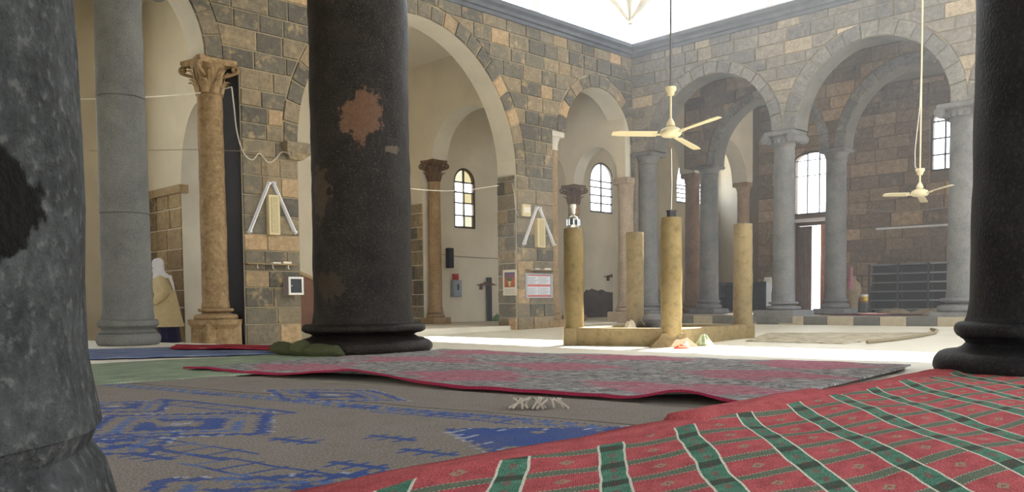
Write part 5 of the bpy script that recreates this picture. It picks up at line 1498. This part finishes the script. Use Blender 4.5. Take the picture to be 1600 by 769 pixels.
# ================================================================== THE WOMAN BY THE GREY COLUMN
M_skin = simple('skin', srgb(176, 132, 106), 0.6)
M_coat = simple('coat_beige', srgb(204, 186, 146), 0.85, var=0.08, scale=14, bump=0.15)
M_skirt = simple('skirt_navy', srgb(30, 32, 66), 0.8, var=0.2, scale=10)
M_scarf = simple('scarf_white', srgb(226, 226, 232), 0.8, var=0.05, scale=10, bump=0.1)
M_purple = simple('underscarf_purple', srgb(70, 56, 120), 0.8)
wp = on_court(263, 537)
wm = empty('person', (wp.x, wp.y, court_z(wp.x, wp.y)), math.radians(14), 'person in a white headscarf, beige coat and navy skirt, hands in pockets', 'person')
def skin_body():
    V = []; R = []; E = []
    def v(p, r): V.append(p); R.append(r); return len(V) - 1
    def chain(a, items):
        for p, r in items:
            b = v(p, r); E.append((a, b)); a = b
        return a
    pel = v((0.0, 0, 0.80), (0.13, 0.15))
    ch = chain(pel, [((-0.03, 0, 0.95), (0.11, 0.13)), ((-0.07, 0, 1.10), (0.12, 0.14))])
    nk = chain(ch, [((-0.11, 0, 1.24), (0.055, 0.055)), ((-0.14, 0, 1.31), (0.045, 0.045))])
    hd = chain(nk, [((-0.165, 0, 1.39), (0.07, 0.065)), ((-0.155, 0, 1.46), (0.082, 0.072)), ((-0.15, 0, 1.515), (0.05, 0.045))])
    chain(nk + 1, [((-0.225, 0, 1.355), (0.03, 0.03))])                     # chin
    chain(nk + 1, [((-0.245, 0, 1.41), (0.016, 0.014)), ((-0.265, 0, 1.40), (0.010, 0.010))])   # nose
    for s in (-1, 1):
        sh = chain(ch, [((-0.09, s * 0.15, 1.19), (0.055, 0.055)), ((0.01, s * 0.285, 0.95), (0.042, 0.042)), ((-0.05, s * 0.29, 0.87), (0.036, 0.036)), ((-0.15, s * 0.215, 0.78), (0.026, 0.026))])
        pm = chain(sh, [((-0.20, s * 0.21, 0.735), (0.026, 0.036))])
        for k, (dy, ln) in enumerate(((-0.026, 0.06), (-0.009, 0.07), (0.009, 0.066), (0.026, 0.05))):
            chain(pm, [((-0.225, s * 0.21 + dy, 0.70), (0.009, 0.009)), ((-0.225 - ln * .35, s * 0.21 + dy, 0.70 - ln * .7), (0.008, 0.008)), ((-0.222 - ln * .3, s * 0.21 + dy, 0.69 - ln), (0.007, 0.007))])
        chain(sh, [((-0.195, s * 0.185, 0.765), (0.010, 0.010)), ((-0.235, s * 0.18, 0.745), (0.009, 0.009)), ((-0.25, s * 0.182, 0.72), (0.008, 0.008))])   # thumb
        chain(pel, [((0.0, s * 0.085, 0.72), (0.085, 0.085)), ((-0.01, s * 0.09, 0.42), (0.058, 0.058)), ((0.02, s * 0.09, 0.25), (0.05, 0.05)), ((0.02, s * 0.09, 0.08), (0.034, 0.034)), ((-0.03, s * 0.09, 0.035), (0.03, 0.026)), ((-0.12, s * 0.095, 0.028), (0.03, 0.02))])
    me = bpy.data.meshes.new('body'); me.from_pydata(V, E, []); me.materials.append(M_skin)
    o = bpy.data.objects.new('body', me); col.objects.link(o); o.parent = wm
    sm = o.modifiers.new('skin', 'SKIN'); sm.use_smooth_shade = True
    for i, sv in enumerate(me.skin_vertices[0].data): sv.radius = R[i]; sv.use_root = (i == 0)
    sb = o.modifiers.new('smooth', 'SUBSURF'); sb.levels = 1; sb.render_levels = 2
    return o
skin_body()
for s in (-1, 1): MB().sphere((-0.228, s * 0.032, 1.435), 0.011, 8, 6).build('eye', M_blk, wm, True)
MB().sphere((-0.245, 0, 1.375), 1.0, 8, 6, s=(0.008, 0.024, 0.008)).build('mouth', simple('lips', srgb(150, 84, 76), 0.6), wm, True)
def ringp(z, cx, rx, ry, n=32, fold=0.0, ph=0.0):
    out = []
    for k in range(n):
        a = 2 * PI * k / n; f = 1 + fold * math.sin(a * 7 + ph) + fold * .6 * math.sin(a * 11 + 2 * ph)
        out.append((cx + rx * f * math.cos(a), ry * f * math.sin(a), z))
    return out
sk = MB().loft([ringp(0.02, 0.02, 0.19, 0.20, fold=.05), ringp(0.12, 0.02, 0.185, 0.195, fold=.05), ringp(0.35, 0.0, 0.19, 0.2, fold=.03), ringp(0.7, 0.0, 0.16, 0.18)])
sk.build('skirt', M_skirt, wm, True)
ct = MB()
ct.loft([ringp(0.31, -0.01, 0.275, 0.27, fold=.035), ringp(0.33, -0.01, 0.28, 0.275, fold=.035), ringp(0.50, -0.015, 0.25, 0.26, fold=.03, ph=.3), ringp(0.72, -0.02, 0.215, 0.25, fold=.02, ph=.6), ringp(0.90, -0.03, 0.19, 0.225, fold=.012), ringp(1.05, -0.06, 0.18, 0.215), ringp(1.15, -0.085, 0.155, 0.20), ringp(1.22, -0.105, 0.115, 0.155), ringp(1.27, -0.12, 0.075, 0.085), ringp(1.30, -0.13, 0.066, 0.068)])
for s in (-1, 1):
    ct.tube([(-0.09, s * 0.145, 1.20), (-0.07, s * 0.21, 1.13), (0.0, s * 0.275, 1.00), (0.02, s * 0.30, 0.93), (-0.04, s * 0.305, 0.87), (-0.11, s * 0.285, 0.82), (-0.18, s * 0.255, 0.765)], [0.06, 0.08, 0.078, 0.08, 0.076, 0.068, 0.06], 14)
coat = ct.build('coat', M_coat, wm, True)
for s in (-1, 1):
    MB().box(-0.055, 0.055, -0.012, 0.012, -0.02, 0.02, M=Matrix.Translation((-0.17, s * 0.252, 0.75)) @ Matrix.Rotation(0.6, 4, 'Y')).build('pocket_flap', M_coat, coat)
def scarf():
    mb = MB(); rings = []
    spec = [(1.20, -0.075, 0.165, 0.175), (1.26, -0.09, 0.135, 0.135), (1.31, -0.12, 0.105, 0.10), (1.36, -0.14, 0.108, 0.096), (1.42, -0.148, 0.114, 0.10), (1.47, -0.146, 0.112, 0.098), (1.52, -0.138, 0.094, 0.084), (1.55, -0.13, 0.062, 0.056), (1.565, -0.125, 0.02, 0.02)]
    n = 28
    for (z, cx, rx, ry) in spec: rings.append(ringp(z, cx, rx, ry, n, fold=0.02))
    vs = [p for r in rings for p in r]; fs = []
    for i in range(len(rings) - 1):
        for k in range(n):
            a = 2 * PI * (k + .5) / n
            if 3 <= i <= 5 and math.cos(a) < -0.72: continue        # the face stays free
            b = i * n + k; c = i * n + (k + 1) % n; fs.append((b, c, c + n, b + n))
    fs.append(tuple(range((len(rings) - 1) * n, len(rings) * n)))
    mb.add(vs, fs); o = mb.build('headscarf', M_scarf, wm, True)
    m = o.modifiers.new('thickness', 'SOLIDIFY'); m.thickness = 0.008
    # tail of the scarf hanging down the back
    MB().loft([[(0.06 + 0.085 * 0.2, -0.02, 1.24), (0.03, -0.10, 1.24), (0.045, -0.10, 1.25), (0.09, -0.01, 1.25)], [(0.105, -0.03, 1.12), (0.085, -0.13, 1.12), (0.10, -0.135, 1.12), (0.125, -0.03, 1.12)], [(0.135, -0.05, 0.98), (0.125, -0.12, 0.98), (0.14, -0.125, 0.98), (0.15, -0.05, 0.98)]]).build('scarf_tail', M_scarf, o, True)
    MB().tube([(-0.23, -0.075, 1.36), (-0.245, -0.07, 1.42), (-0.235, -0.05, 1.48), (-0.228, 0, 1.50), (-0.235, 0.05, 1.48), (-0.245, 0.07, 1.42), (-0.23, 0.075, 1.36)], 0.013, 8).build('underscarf_band', M_purple, o, True)
scarf()
for s in (-1, 1):
    MB().loft([[(x * 1.0, s * 0.092 + y, z) for x, y in ((-0.17, -0.02), (-0.17, 0.02), (-0.10, 0.042), (0.05, 0.036), (0.065, 0), (0.05, -0.036), (-0.10, -0.042))] for z in (0.0, 0.035)] + [[(-0.02 + x * .7, s * 0.092 + y * .7, 0.075) for x, y in ((-0.17, -0.02), (-0.17, 0.02), (-0.10, 0.042), (0.05, 0.036), (0.065, 0), (0.05, -0.036), (-0.10, -0.042))]]).build('shoe', M_blk, wm, True)

# ---- thin scatter volume added in the court to imitate lens glare
def haze():
    m = bpy.data.materials.new('glare_haze'); m.use_nodes = True; nt = m.node_tree
    nt.nodes.remove(nt.nodes['Principled BSDF'])
    vsn = nt.nodes.new('ShaderNodeVolumeScatter'); vsn.inputs['Density'].default_value = 0.0075; vsn.inputs['Anisotropy'].default_value = 0.55
    vsn.inputs['Color'].default_value = (0.93, 0.96, 1.0, 1)
    nt.links.new(vsn.outputs[0], nt.nodes['Material Output'].inputs['Volume'])
    p = [(CX - 0.05, CY - 0.35), (CX - 13.6, CY - 13.9), (-5.0, 12.6), (4.6, 6.2), (CX + 9.2, CY - 9.6)]
    mb = MB(); mb.loft([[(x, y, 0.35) for x, y in p], [(x, y, CR0 - 0.05) for x, y in p]])
    o = mb.build('glare_haze', m); o['kind'] = 'stuff'; o['label'] = 'thin bright haze volume added in the court to imitate lens glare'; o['category'] = 'haze'
haze()
